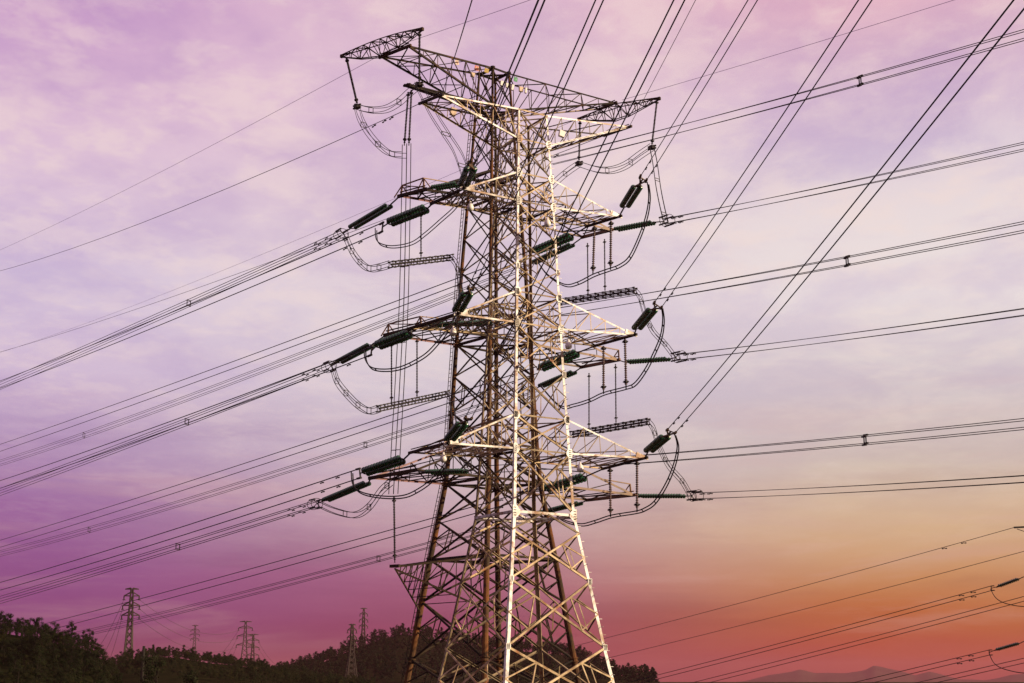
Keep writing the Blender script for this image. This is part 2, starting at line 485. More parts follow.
# gusset plates on the sunlit face and bolts seen as a plate with dots
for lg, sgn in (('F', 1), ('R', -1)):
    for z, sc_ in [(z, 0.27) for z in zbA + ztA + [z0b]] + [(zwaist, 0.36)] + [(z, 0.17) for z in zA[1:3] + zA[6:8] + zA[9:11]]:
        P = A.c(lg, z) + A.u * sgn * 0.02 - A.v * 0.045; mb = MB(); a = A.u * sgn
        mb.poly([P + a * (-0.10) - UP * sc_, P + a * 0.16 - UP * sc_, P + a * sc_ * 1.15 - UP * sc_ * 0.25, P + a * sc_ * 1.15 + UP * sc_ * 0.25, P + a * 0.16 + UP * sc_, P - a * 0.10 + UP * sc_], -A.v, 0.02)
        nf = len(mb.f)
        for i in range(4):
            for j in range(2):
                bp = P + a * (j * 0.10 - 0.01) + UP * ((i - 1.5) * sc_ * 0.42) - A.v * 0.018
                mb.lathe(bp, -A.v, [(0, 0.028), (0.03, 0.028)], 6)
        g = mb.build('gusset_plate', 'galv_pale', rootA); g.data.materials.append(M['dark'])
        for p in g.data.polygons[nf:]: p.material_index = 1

# ---- rear tower
rootB = tag(empty('tubular_tower', (-1.767, 130, 0)), 'taller rear tower of dark rusty tubes with wide top beams and reddish arms', 'tower')
zB = [-0.5] + [B.z_at('L', y) for y in (660, 602, 560, 521, 484, 449, 413, 377, 345, 303, 273, 240, 208, 172, 138, 107)] + [B.z_at('F', 69)]
tower_lattice(B, rootB, zB, ('rusty', 'dark'), lambda z: 0.29 - 0.0030 * z, lambda z: max(0.12, 0.22 - 0.0021 * z), True, lambda a, b: b - a > 3.4)
zbB = [B.z_at('L', y) for y in (208, 345, 484)]; ztB = [B.z_at('F', y) for y in (170, 305, 441)]
zBt, zBb = B.z_at('F', 68), B.z_at('F', 104)
add_horizontals(B, rootB, zbB + ztB + [zBt, zBb, B.z_at('L', 560)], 'dark', 0.22)
mb = MB()
for lg in 'FRBL':
    P = B.c(lg, zBt); mb.lathe(P, UP, [(-0.3, 0.15), (-0.05, 0.15), (-0.04, 0.24), (0.16, 0.24), (0.18, 0.1)], 10)
mb.build('leg_caps', 'dark', rootB)

e = az(145.8)                    # the skewed end direction of the rear tower's arms
PLn = on_plane(409, 46, B.c('F', zBt), B.v)
PRn = on_plane(611, 231, B.c('F', zbB[0]), B.v)


def PL(px, py): return vplane(px, py, PLn, e)
def PR(px, py): return vplane(px, py, PRn, e)


tipsB = {1: ((425, 189.5), (400, 196), (611, 230), (583, 237)), 2: ((421, 326.5), (386, 335), (618, 360), (582, 367)),
         3: ((416, 470), (371, 478), (634, 495), (588, 500))}
TB = {}
arms_B = {}
for lv in (1, 2, 3):
    nl, fl, nr, fr = tipsB[lv]
    TB[lv] = (PL(*nl), PL(*fl), PR(*nr), PR(*fr))
    arms_B[lv, 0] = crossarm(B, rootB, 'F', 'L', ztB[lv - 1], zbB[lv - 1], TB[lv][0], TB[lv][1], ('dark', 'red', 'red', 'dark', 'dark'), 0.19, 3)
    arms_B[lv, 1] = crossarm(B, rootB, 'R', 'B', ztB[lv - 1], zbB[lv - 1], TB[lv][2], TB[lv][3], ('ochre', 'dark', 'ochre', 'ochre', 'dark'), 0.19, 3)
# top arms: to the near tip and the far tip of the end beams
TB[0] = (PL(409, 46), PL(381, 57), PR(615, 103), PR(600, 109))
arms_B[0, 0] = crossarm(B, rootB, 'F', 'L', zBt, zBb, TB[0][0], TB[0][1], ('dark', 'dark', 'dark', 'dark', 'dark'), 0.16, 5)
arms_B[0, 1] = crossarm(B, rootB, 'R', 'B', zBt, zBb, TB[0][2], TB[0][3], ('dark', 'dark', 'ochre', 'dark', 'dark'), 0.16, 5)


def end_truss(root, ptn, ptf, topm, bot, botf, pl):
    """spindle truss lying along the end of a top arm: two upper chords, a belly chord, webs"""
    tn, tf = pl(*ptn), pl(*ptf); side = V((-e.y, e.x, 0)) * 0.42
    top = [tn] + [pl(*p) for p in topm] + [tf]
    bel = [tn - UP * 0.25] + [pl(*p) for p in bot] + [tf - UP * 0.25]
    mb = MB(); w = MB()
    def along(c, t):
        t *= len(c) - 1; i = min(int(t), len(c) - 2); return lerp(c[i], c[i + 1], t - i)
    N = 10
    for sgn in (-1, 1):
        prev = None
        for k in range(N + 1):
            t = k / N; fat = math.sin(math.pi * min(max(t, 0), 1)); 
            p = along(top, t) + side * sgn * (0.15 + fat)
            q = along(bel, t) + side * sgn * (0.1 + 0.35 * fat)
            if prev:
                mb.angle(prev[0], p, UP, 0.12); mb.angle(prev[1], q, -UP, 0.12)
                w.bar(prev[1] if k % 2 else prev[0], p if k % 2 else q, 0.065)
                w.bar(p, q, 0.065)
            prev = (p, q)
    for k in range(N + 1):
        t = k / N; fat = math.sin(math.pi * t)
        w.bar(along(top, t) - side * (0.15 + fat), along(top, t) + side * (0.15 + fat), 0.08)
        if k < N:
            t2 = (k + 1) / N; f2 = math.sin(math.pi * t2); s = 1 if k % 2 else -1
            w.bar(along(top, t) - side * s * (0.15 + fat), along(top, t2) + side * s * (0.15 + f2), 0.08)
    o = mb.build('end_truss', 'dark', root); w.build('web_lattice', 'dark', o)
    cp = MB(); cp.bar(tn - UP * 0.12 + side * 0.3, tn - UP * 0.12 - side * 0.3, 0.3, 0.3); cp.bar(tf - UP * 0.12 + side * 0.3, tf - UP * 0.12 - side * 0.3, 0.3, 0.3)
    cp.build('tip_bracket', 'dark', o)
    return o


end_truss(rootB, (422, 28), (342, 55), [(402, 34), (383, 40.5), (362, 48)], [(412, 38), (398, 48), (381, 57), (360, 59)], None, PL)
end_truss(rootB, (659, 97.5), (579, 118), [(640, 101.5), (618, 105), (598, 112)], [(645, 107), (628, 116), (614, 121), (596, 121)], None, PR)
# outrigger that holds the droppers (left, below the top arm) and the low hold-down arm
ot = PL(407, 85); mb = MB()
for s_ in (0.0, 0.4):
    mb.bar(B.c('F', B.z_at('F', 110)) + UP * s_, ot + UP * s_ * 0.3, 0.14); mb.bar(lerp(B.c('F', B.z_at('F', 110)), B.c('L', B.z_at('F', 110)), 0.35) + UP * s_, ot + e * 0.3 + UP * s_ * 0.3, 0.14)
mb.bar(ot - e * 0.4, ot + e * 0.4, 0.18)
orig = mb.build('outrigger', 'dark', rootB)
mb = MB(); zf = B.z_at('F', 110)
for k in range(1, 7):
    t = k / 7; mb.bar(lerp(B.c('F', zf), ot, t), lerp(lerp(B.c('F', zf), B.c('L', zf), 0.35), ot + e * 0.3, t - 0.1), 0.08)
mb.build('web_lattice', 'dark', orig)
lt = PL(395, 566); mb = MB(); zu, zl = B.z_at('L', 561), B.z_at('L', 612)
mb.angle(B.c('F', zu), lt, UP, 0.2); mb.angle(B.c('L', zu), lt, UP, 0.2); mb.angle(B.c('L', zl), lt - UP * 0.2, UP, 0.18); mb.angle(B.c('F', zl), lt - UP * 0.2, UP, 0.18)
mb.bar(lt - e * 0.5, lt + e * 0.5, 0.25)
low = mb.build('hold_down_arm', 'dark', rootB)
mb = MB()
for k in range(1, 6):
    t = k / 6
    for lg in 'FL':
        a, b = lerp(B.c(lg, zu), lt, t), lerp(B.c(lg, zl), lt - UP * 0.2, t)
        mb.bar(a, b, 0.07); mb.bar(lerp(B.c(lg, zu), lt, (k - 1) / 6), b, 0.07)
    mb.bar(lerp(B.c('F', zu), lt, t), lerp(B.c('L', zu), lt, t), 0.08); mb.bar(lerp(B.c('F', zl), lt, t), lerp(B.c('L', zl), lt, t), 0.07)
mb.build('web_lattice', 'dark', low)
# handrail posts on the rear tower's arms
for lv, posts in ((1, ((PL, 401, 196, 402, 185.5), (PL, 424, 190, 423.5, 178), (None, 447, 186, 447, 184))), (2, ((PL, 388, 335, 388.5, 324), (PL, 421, 327, 420.5, 316.5), (None, 447, 322, 438, 319)))):
    mb = MB(); tops = []
    for f, x0, y0, x1, y1 in posts[:2]:
        p = f(x0, y0); q = f(x1, y1); mb.bar(p, q, 0.13); tops.append(q); mb.bar(p + e * 0.8, q, 0.08); mb.bar(p - e * 0.8, q, 0.08)
    mb.bar(tops[0], tops[1], 0.1); mb.bar(tops[1], lerp(B.c('F', ztB[lv - 1]), TB[lv][0], 0.65), 0.08); mb.bar(tops[0], TB[lv][0] + UP * 0.2, 0.08)
    mb.build('rope_rail', 'ochre', arms_B[lv, 0])
for lv, (x0, y0, x1, y1) in ((2, (619, 360, 618.5, 350)), (3, (631, 494, 630, 484))):
    mb = MB(); p = PR(x0, y0); q = PR(x1, y1); mb.bar(p, q, 0.13); mb.bar(q, lerp(TB[lv][2], B.c('R', ztB[lv - 1]), 0.35), 0.1); mb.bar(q, p + e * 0.9, 0.08)
    mb.build('rope_rail', 'ochre', arms_B[lv, 1])
# ladder up the left leg
mb = MB(); zz = -0.5
d_out = (-B.u * 0.45 + B.v * 0.1)
for s in (0, 1):
    off = d_out + B.v * (0.36 * s - 0.2)
    mb.tube([B.c('L', z) + off for z in zB], 0.035, 5)
z = 0.0
while z < 58:
    P = B.c('L', z) + d_out; mb.bar(P - B.v * 0.2, P + B.v * 0.16, 0.035); z += 0.4
mb.build('ladder', 'dark', rootB)


# ------------------------------------------------------------------ insulators
def disc_string(mb, p, q, r, pitch):
    ax = q - p; Ln = ax.length; ax.normalize(); n = max(3, int(Ln / pitch)); h = Ln / n
    prof = []
    for i in range(n):
        s = i * h
        prof += [(s, 0.30 * r), (s + 0.34 * h, 0.42 * r), (s + 0.44 * h, r), (s + 0.62 * h, r), (s + 0.74 * h, 0.72 * r), (s + 0.78 * h, 0.32 * r)]
    prof.append((Ln, 0.28 * r)); mb.lathe(p, ax, prof, 10)


def insulator(name, label, group, tip, a, b, end, side, r=0.15, pitch=0.2, fit=0.045, vside=0.0):
    """twin strings: tip link, yoke at a, strings a-b, yoke at b, link to end"""
    root = tag(empty(name, tip), label, 'insulator', group)
    s = side + UP * vside
    ax = (b - a).normalized()
    for k in (-1, 1):
        mb = MB(); disc_string(mb, a + s * k, b + s * k, r, pitch)
        ds = mb.build('disc_string', 'glass', root, smooth=True)
        for p, q in ((a - ax * 0.1, a), (b, b + ax * 0.12)):
            mb = MB(); mb.bar(p + s * k, q + s * k, fit); mb.build('end_cap', 'fit', ds)
    mb = MB(); mb.bar(tip, a - ax * 0.3, fit * 1.6); mb.build('link', 'fit', root)
    mb = MB(); mb.poly([a - ax * 0.32, a - ax * 0.06 + s * 1.1, a - ax * 0.06 - s * 1.1], s.cross(ax).normalized(), 0.04); mb.build('tower_yoke', 'fit', root)
    mb = MB(); mb.poly([b + ax * 0.1 + s * 1.15, b + ax * 0.1 - s * 1.15, b + ax * 0.3 - s * 0.5, b + ax * 0.3 + s * 0.5], s.cross(ax).normalized(), 0.05)
    mb.build('line_yoke', 'fit', root)
    mb = MB(); mb.bar(b + ax * 0.25, end, fit * 1.5); mb.build('link', 'fit', root)
    return root


LEVEL = {1: 'upper', 2: 'middle', 3: 'lowest'}
AZ_L, AZ_R = az(122), az(-50)


def hperp(d): return V((-d.y, d.x, 0))


def span(start, d, endpx, b, extra, n=26):
    """a hanging wire in the vertical plane through start along d, seen to pass endpx"""
    E_ = vplane(*endpx, start, d); t = (E_ - start).dot(d)
    a = (E_.z - start.z - b * t * t) / t
    T = t + extra; pts = []
    for k in range(n + 1):
        u = T * (k / n) ** 1.3
        pts.append(V((start.x + d.x * u, start.y + d.y * u, start.z + a * u + b * u * u)))
    return pts, (lambda u: V((start.x + d.x * u, start.y + d.y * u, start.z + a * u + b * u * u)))


def damper(mb, P, d, s=1.0):
    mb.bar(P - UP * 0.02, P - UP * 0.12 * s, 0.04 * s); c = P - UP * 0.12 * s
    mb.tube([c - d * 0.24 * s, c + d * 0.24 * s], 0.02 * s, 5)
    for k in (-1, 1): mb.lathe(c + d * (0.18 * s * k) - d * 0.09 * s, d, [(0, 0.03 * s), (0.03 * s, 0.05 * s), (0.15 * s, 0.05 * s), (0.18 * s, 0.03 * s)], 8)


def bundle(label, group, wires, d, b, extra, r, spacers=(), dampers=(), mat='wire', dsz=1.0, name='conductor_bundle', ring=None):
    """wires: list of (start, endpx); one thing with a wire part each, spacers and dampers as parts"""
    root = tag(empty(name, wires[0][0]), label, 'power line', group); fs = []
    for st, en in wires:
        pts, f = span(st, d, en, b, extra); mb = MB(); mb.tube(pts, r, 6); mb.build('wire', mat, root); fs.append(f)
    for u in spacers:
        if isinstance(u, tuple): u = (vplane(u[0], u[1], wires[0][0], d) - wires[0][0]).dot(d)
        mb = MB(); P = [f(u) for f in fs]; c = sum(P, V((0, 0, 0))) / len(P)
        for i in range(len(P)):
            q = P[(i + 1) % len(P)] if len(P) > 2 else P[1 - i]
            mb.bar(P[i], q, 0.075); mb.bar(P[i] - d * 0.16, P[i] + d * 0.16, 0.10)
            if len(P) == 2: mb.bar(P[i] + d * 0.12, q + d * 0.12, 0.05)
        mb.build('spacer', 'fit', root)
    for u in dampers:
        for f in fs:
            mb = MB(); damper(mb, f(u), d, dsz); mb.build('damper', 'fit', root)
    return root, fs


# ---- front tower: lines leaving left from the left arms, far ends
GA = 'twin conductors of the front tower'
left_A = {1: ((426, 208.5), (390, 222.5), ((383, 222.5), (382, 231.5)), (381, 388.3)),
          2: ((409, 334), (378, 345.5), ((372, 346.5), (371, 355)), (480.7, 488.3)),
          3: ((402, 459.5), (365, 472), ((359.5, 468.6), (360.5, 477.8)), (582.5, 590.2))}
AL_END = {}
for lv, (a, b, ends, y0) in left_A.items():
    T = TA[lv][1]; P = lambda p: vplane(p[0], p[1], T, AZ_L)
    sd = hperp(AZ_L)
    E0, E1 = P(ends[0]), P(ends[1]); mid = (E0 + E1) / 2
    insulator('insulator_string', 'green double insulator at the left end of the front tower\'s %s left arm' % LEVEL[lv], 'slanting insulators of the front tower',
              T, P(a), P(b), mid, sd * 0.16, 0.195, 0.36, vside=0.085)
    root, fs = bundle('twin wires running off left from the %s left arm of the front tower' % LEVEL[lv], GA,
                      [(E0, (0, y0[0])), (E1, (0, y0[1]))], AZ_L, 0.00008, 260, 0.036, (), (3.2, 5.6))
    mb = MB(); mb.bar(E0, E1, 0.08); mb.bar(E0 - AZ_L * 0.1, E0 + AZ_L * 0.5, 0.11); mb.bar(E1 - AZ_L * 0.1, E1 + AZ_L * 0.5, 0.11); mb.build('dead_end_clamp', 'fit', root)
    AL_END[lv] = (fs[0](0.6), fs[1](0.6))

# ---- front tower: right arms, far ends, lines passing behind the tower to the left
right_far = {1: ((571, 236), (535, 251), (531, 254), (444.4, 451.4), (454, 278.5), (456.7, 284.4), 0),
             2: ((577, 353), (541, 368), (537, 370), (540.3, 547.3), (460, 399.8), (460, 406), 0),
             3: ((584, 477), (546, 489), (541, 491), (625, 626.5), (438, 513.4), (437, 523.4), 1)}
for lv, (a, b, en, y0, m0, m1, low_) in right_far.items():
    T = TA[lv][3]; P = lambda p: vplane(p[0], p[1], T, AZ_L)
    insulator('insulator_string', 'green insulator half hidden behind the front tower, at its %s right arm' % LEVEL[lv], 'slanting insulators of the front tower',
              T, P(a), P(b), P(en), hperp(AZ_L) * 0.16, 0.195, 0.36, vside=0.085)
    w0 = P(en) + UP * 0.25; w1 = P(en) - UP * 0.25
    e0, e1 = ((0, y0[0]), (0, y0[1])) if not low_ else ((40, 625), (63, 626.5))
    bundle('twin wires passing left behind both towers from the front tower\'s %s right arm' % LEVEL[lv], GA,
           [(w0, e0), (w1, e1)], AZ_L, 0.00004, 260 if not low_ else 45, 0.036, (), (3.0, 5.2))

# ---- front tower: lines climbing to the upper right, over the photographer
fwd = {('L', 1): ((463.5, 184.5), (470.5, 169), ((468, 164), (473, 165)), ((509.7, 72), (515, 73.4)), ((538.4, 0), (544.7, 0))),
       ('L', 2): ((458, 310), (467, 294), ((468, 288), (473, 289)), ((549, 120), (554, 119)), ((595.6, 0), (603.4, 0))),
       ('L', 3): ((450, 439), (462, 424), ((465, 418), (471, 419)), ((614, 120), (624, 120)), ((673.8, 0), (684.7, 0))),
       ('R', 1): ((625, 206), (637, 187), ((640, 177), (646, 181)), ((675, 120), (684.7, 120)), ((748, 0), (757.5, 0))),
       ('R', 2): ((637, 328), (652, 310), ((654, 303), (661, 308)), ((784, 110), (784, 127.7)), ((858.5, 0), (872, 0))),
       ('R', 3): ((649, 450.5), (665, 437), ((667, 430), (675, 433)), ((886, 160), (902, 160)), ((1013.7, 0), (1031, 0)))}
AF_END = {}
for (sd_, lv), (a, b, st, mid_, en) in fwd.items():
    AZ_F = az({('L', 1): -86, ('L', 2): -82, ('L', 3): -79}.get((sd_, lv), -86))
    T = TA[lv][0 if sd_ == 'L' else 2]; hp = hperp(AZ_F)
    P = lambda p, o=V((0, 0, 0)): vplane(p[0], p[1], T + o, AZ_F)
    W0, W1 = P(st[0], -hp * 0.2), P(st[1], hp * 0.2)
    arm = '%s %s arm' % (LEVEL[lv], 'left' if sd_ == 'L' else 'right')
    A_, B_ = P(a), P(b)
    insulator('insulator_string', 'upright green double insulator on the near tip of the front tower\'s %s' % arm, 'upright insulators of the front tower',
              T, A_, B_, (W0 + W1) / 2, hp * 0.205, 0.17, 0.27)
    root, fs = bundle('twin wires climbing to the top edge from the %s of the front tower' % arm, GA,
                      [(W0, en[0]), (W1, en[1])], AZ_F, 0.00035 if sd_ == 'R' else 0.0003, 26, 0.024, (), (2.2, 3.6), dsz=0.7)
    mb = MB(); c = (W0 + W1) / 2; mb.tube([B_ + hp * 0.2, W0], 0.05, 6); mb.tube([B_ - hp * 0.2, W1], 0.05, 6); mb.bar(W0, W1, 0.06)
    for w in (W0, W1): mb.bar(w - AZ_F * 0.2, w + AZ_F * 0.35, 0.11)
    mb.build('dead_end_clamp', 'brass', root)
    AF_END[sd_, lv] = (W0, W1)

# ---- rear tower lines
GB = 'four wire conductors of the rear tower'


def quad_starts(c, d, h, v):
    p = hperp(d); return [c + p * h + UP * v, c - p * h + UP * v, c - p * h - UP * v, c + p * h - UP * v]


def clamp_ring(root, c, d, s):
    mb = MB(); p = hperp(d); n = 14
    for off in (0.0, 0.9):
        pts = [c + d * off + p * (s * 1.2 * math.cos(2 * math.pi * k / n)) + UP * (s * 1.0 * math.sin(2 * math.pi * k / n)) for k in range(n + 1)]
        mb.tube(pts, 0.03, 5)
    for q in quad_starts(c, d, s * 0.75, s * 0.75): mb.bar(q - d * 0.3, q + d * 0.9, 0.12); mb.bar(q, c, 0.06)
    mb.build('corona_ring', 'fit', root)


left_B = {1: ((389, 205.5), (352, 227.5), (343, 233.5), 386, (15, 26)), 2: ((371, 345), (339, 362), (331, 366), 492, (30,)), 3: ((367, 483), (326, 500), (317, 503.5), 600, (22,))}
BL_END = {}
for lv, (a, b, en, y0, sp) in left_B.items():
    T = TB[lv][1]; P = lambda p: vplane(p[0], p[1], T, AZ_L)
    insulator('insulator_string', 'long dark green double insulator at the outer end of the rear tower\'s %s left arm' % LEVEL[lv], 'long insulators of the rear tower',
              T, P(a), P(b), P(en), hperp(AZ_L) * 0.3, 0.205, 0.33, 0.06)
    st = quad_starts(P(en), AZ_L, 0.22, 0.27)
    dy = 3.7
    ends = [(0, y0 - dy), (0, y0 - 1.3), (0, y0 + dy), (0, y0 + 1.3)]
    root, fs = bundle('four wires going off left from the %s left arm of the rear tower' % LEVEL[lv], GB,
                      list(zip(st, ends)), AZ_L, 0.00003, 260, 0.036, ((187, 304),) if lv == 1 else ((185, 423),) if lv == 2 else ((176, 547),), (3.4, 6.0), dsz=1.2)
    clamp_ring(root, P(en), AZ_L, 0.5); BL_END[lv] = P(en)
rl = {1: ((572, 244.5), (533, 263), 463, 0), 2: ((574, 372), (541, 386), 553.5, 0), 3: ((580, 503), (540, 513), 629, 103)}
for lv, (a, b, y0, x0) in rl.items():
    T = TB[lv][3]; P = lambda p: vplane(p[0], p[1], T, AZ_L)
    en = P((b[0] - 6, b[1] + 3))
    insulator('insulator_string', 'dark green insulator behind the white lattice, at the rear tower\'s %s right arm' % LEVEL[lv], 'long insulators of the rear tower',
              T, P(a), P(b), en, hperp(AZ_L) * 0.3, 0.205, 0.33, 0.06)
    st = quad_starts(en, AZ_L, 0.2, 0.27)
    ends = [(x0, y0 - 3.0), (x0, y0 - 1.3), (x0, y0 + 3.0), (x0, y0 + 1.3)]
    bundle('four wires passing behind the rear tower and off left from its %s right arm' % LEVEL[lv], GB,
           list(zip(st, ends)), AZ_L, 0.00006, 260 if lv < 3 else 40, 0.036, ((83, 435),) if lv == 1 else ((364, 447), (88, 531)) if lv == 2 else ((377, 562),), (), dsz=1.2)

right_B = {1: ((616, 229.5), (653, 222.5), (664, 221.5), (146.5, 198), ()), 2: ((627, 362), (668, 359), (676, 357.5), (312, 345), ()), 3: ((640, 496), (683, 496), (692, 496), (479, 492.5), ())}
BR_END = {}
for lv, (a, b, en, (yr, ym), sp) in right_B.items():
    T = TB[lv][2]; P = lambda p: vplane(p[0], p[1], T, AZ_R)
    insulator('insulator_string', 'level dark green insulator at the outer end of the rear tower\'s %s right arm' % LEVEL[lv], 'long insulators of the rear tower',
              T, P(a), P(b), P(en), hperp(AZ_R) * 0.3, 0.205, 0.33, 0.06)
    st = quad_starts(P(en), AZ_R, 0.10, 0.27)
    k_ = {1: 1.0, 2: 0.4, 3: 0.3}[lv]; ends = [(1024, yr - 3.4 - k_), (1024, yr - 3.4 + k_), (1024, yr + 3.4 + k_), (1024, yr + 3.4 - k_)]
    root, fs = bundle('four wires running up to the right edge from the rear tower\'s %s right arm' % LEVEL[lv], GB,
                      list(zip(st, ends)), AZ_R, 0.0004, 45, 0.028, sp, (1.3, 2.2), dsz=1.0)
    clamp_ring(root, P(en), AZ_R, 0.5); BR_END[lv] = P(en)
# left circuit, lines leaving right from the near tips of the left arms, behind the front tower
lr = {1: ((434, 188), (458, 184), (466, 180), (35, 98), (861, 81)), 2: ((432, 325), (489, 322.5), (497, 321), (227, 273), (848, 260)), 3: ((428, 472), (465, 471), (474, 470), (424, 448), (866, 440))}
BLR_END = {}
for lv, (a, b, en, (yr, ym), sp) in lr.items():
    T = TB[lv][0]; P = lambda p: vplane(p[0], p[1], T, AZ_R)
    insulator('insulator_string', 'level dark green insulator reaching in from the rear tower\'s %s left arm' % LEVEL[lv], 'long insulators of the rear tower',
              T, P(a), P(b), P(en), hperp(AZ_R) * 0.3, 0.205, 0.33, 0.06)
    st = quad_starts(P(en), AZ_R, 0.10, 0.29); BLR_END[lv] = P(en)
    ends = [(1024, yr - 5.6), (1024, yr - 3.2), (1024, yr + 5.6), (1024, yr + 3.2)]
    if lv == 1:                  # this phase rises to the top beam first, so its wires start behind the right top arm
        st = quad_starts(vplane(552, 161, T, AZ_R), AZ_R, 0.10, 0.29)
    dsp = (vplane(sp[0], sp[1], st[0], AZ_R) - st[0]).dot(AZ_R)
    bundle('four wires with a spacer, to the right edge from the rear tower\'s %s left arm' % LEVEL[lv], GB,
           list(zip(st, ends)), AZ_R, 0.0004, 45, 0.024, (dsp,), (), dsz=1.2)

# ---- earth wires
GE = 'thin earth wires of the two towers'


def earth(label, start, d, endpx, b, extra, r, mat, dampers=()):
    root, fs = bundle(label, GE, [(start, endpx)], d, b, extra, r, (), dampers, mat, name='earth_wire'); return root


earth('thin dark earth wire with dampers sloping left from the front tower\'s top left arm', TA[0][1], AZ_L, (0, 271), 0.00025, 260, 0.022, 'wire', (4.0, 5.0, 6.5))
earth('thin dark earth wire reaching left from the front tower\'s top right arm', TA[0][3], AZ_L, (0, 352), 0.0001, 260, 0.022, 'wire', (6.0, 7.4))
earth('thin earth wire rising to the top edge from the front tower\'s top left arm', TA[0][0], az(-86), (472, 0), 0.0003, 34, 0.018, 'wire')
earth('thin earth wire rising to the top edge from the front tower\'s top right arm', TA[0][2], az(-86), (695.6, 0), 0.0003, 34, 0.018, 'wire')
earth('fine violet earth wire crossing the upper left sky from the rear tower\'s left top beam', PL(395, 47), AZ_L, (0, 250), 0.0001, 260, 0.02, 'earth')
earth('fine violet earth wire reaching left behind the towers from the rear tower\'s right top beam', PR(616, 102), AZ_L, (0, 352.5), 0.00008, 260, 0.02, 'earth')
earth('fine violet earth wire rising right from the rear tower\'s left top beam', PL(402, 44), AZ_R, (530, 0), 0.0003, 45, 0.02, 'earth')
earth('fine violet earth wire rising right from the rear tower\'s right top beam', PR(622, 100), AZ_R, (954, 0), 0.0003, 45, 0.02, 'earth')

# ------------------------------------------------------------------ jumpers
GJ = 'jumper loops on the towers'


def jumper(label, pts, Y0, Y1, offs, r, spacer_every=0, name='jumper_loop', mat='wire', group=GJ, cat='jumper cable'):
    s = smooth_pts(pts, 6); n = len(s); c = [at(p[0], p[1], Y0 + (Y1 - Y0) * i / (n - 1)) for i, p in enumerate(s)]
    root = tag(empty(name, c[0]), label, cat, group)
    for o in offs:
        mb = MB(); mb.tube([p + o for p in c], r, 6); mb.build('wire', mat, root, smooth=True)
    if spacer_every and len(offs) > 1:
        for i in range(spacer_every, n - 1, spacer_every):
            mb = MB(); q = [c[i] + o for o in offs]
            for k in range(len(q)): mb.bar(q[k], q[(k + 1) % len(q)], 0.05)
            mb.build('spacer', 'fit', root)
    return root


def rod(label, p, q, r, mat, group, bulb=True, name='suspension_rod', cat='insulator'):
    """slender suspension insulator with sheds and end fittings"""
    root = tag(empty(name, p), label, cat, group); ax = (q - p).normalized(); Ln = (q - p).length
    mb = MB(); prof = [(0, r * 0.6)]
    n = max(4, int(Ln / 0.14)); h = Ln / n
    for i in range(n): prof += [(i * h + 0.2 * h, r * 0.55), (i * h + 0.45 * h, r), (i * h + 0.6 * h, r), (i * h + 0.8 * h, r * 0.55)]
    prof.append((Ln, r * 0.6)); mb.lathe(p, ax, prof, 8); mb.build('shed_stack', mat, root)
    mb = MB(); s = e * 0.22
    for t in (0.06, 0.93): c = lerp(p, q, t); mb.bar(c - s, c + s, 0.05, 0.05); mb.lathe(c - ax * 0.08, ax, [(0, r), (0.02, r * 1.6), (0.14, r * 1.6), (0.16, r)], 8)
    mb.bar(q, q + ax * 0.25, 0.07); mb.build('end_fitting', 'fit', root)
    return root


def weight(label, P, s=0.42):
    root = tag(empty('jumper_weight', P), label, 'weight', 'black weights hanging from the top beams')
    mb = MB(); mb.lathe(P + UP * s * 0.5, -UP, [(0, s * 0.5), (0.05, s * 0.75), (s * 0.9, s * 0.75), (s, s * 0.45)], 10)
    for k in range(4): mb.bar(P + e * s * (0.6 if k % 2 else -0.6) + UP * s * (0.3 if k // 2 else -0.3), P + e * s * (1.1 if k % 2 else -1.1) + UP * s * (0.3 if k // 2 else -0.3), 0.14)
    mb.build('weight_block', 'fit', root)
    mb = MB(); mb.bar(P - UP * s * 0.15 - e * s * 0.77, P - UP * s * 0.15 + e * s * 0.77, 0.16, 0.12); mb.build('clamp', 'brass', root)


two = [hperp(AZ_L) * 0.06 + UP * 0.05, -hperp(AZ_L) * 0.06 - UP * 0.09]
q4 = lambda h, v, d=None: [(d or B.u) * a * h + UP * b * v for a, b in ((1, 1), (-1, 1), (-1, -1), (1, -1))]
YL = {lv: AL_END[lv][0].y for lv in (1, 2, 3)}
jumper('twin jumper sagging under the front tower\'s upper left arm', [(376, 229), (377, 240), (383, 245), (395, 246.5), (412, 243), (425, 234), (440, 221), (456, 206), (468, 186), (472, 168)], YL[1], 84, two, 0.034, 14)
jumper('twin jumper sagging under the front tower\'s middle left arm', [(365, 350), (366, 360), (372, 368), (385, 370), (400, 368), (415, 361.5), (428, 353), (440, 340), (449, 328), (462, 308), (470, 290)], YL[2], 84, two, 0.04, 14)
jumper('twin jumper sagging under the front tower\'s lowest left arm', [(352, 472), (354, 486), (364, 493.5), (385, 497), (405, 496), (420, 489), (432, 480), (443, 468), (458, 444), (467, 420)], YL[3], 84, two, 0.04, 14)
jumper('twin jumper looping down at the front tower\'s upper right arm', [(648, 183), (649.5, 197), (647, 215), (640, 236), (630, 257), (620, 265.5), (608, 270), (594, 275), (578, 283), (565, 285), (548, 275), (538, 262)], 84.5, 91, two, 0.04, 8)
jumper('twin jumper looping down at the front tower\'s middle right arm', [(662, 307), (663.5, 320), (661, 337), (653, 356), (645, 371), (635, 384), (625, 388), (604, 393.5), (590, 400), (574, 405), (560, 406), (540, 385)], 84.5, 91, two, 0.04, 8)
jumper('twin jumper looping down at the front tower\'s lowest right arm', [(675, 434), (678, 447), (674, 466), (666, 485), (655, 502), (645, 509), (636, 512), (612, 516), (595, 521.5), (580, 524.5), (560, 518), (545, 500)], 84.5, 91, two, 0.04, 8)
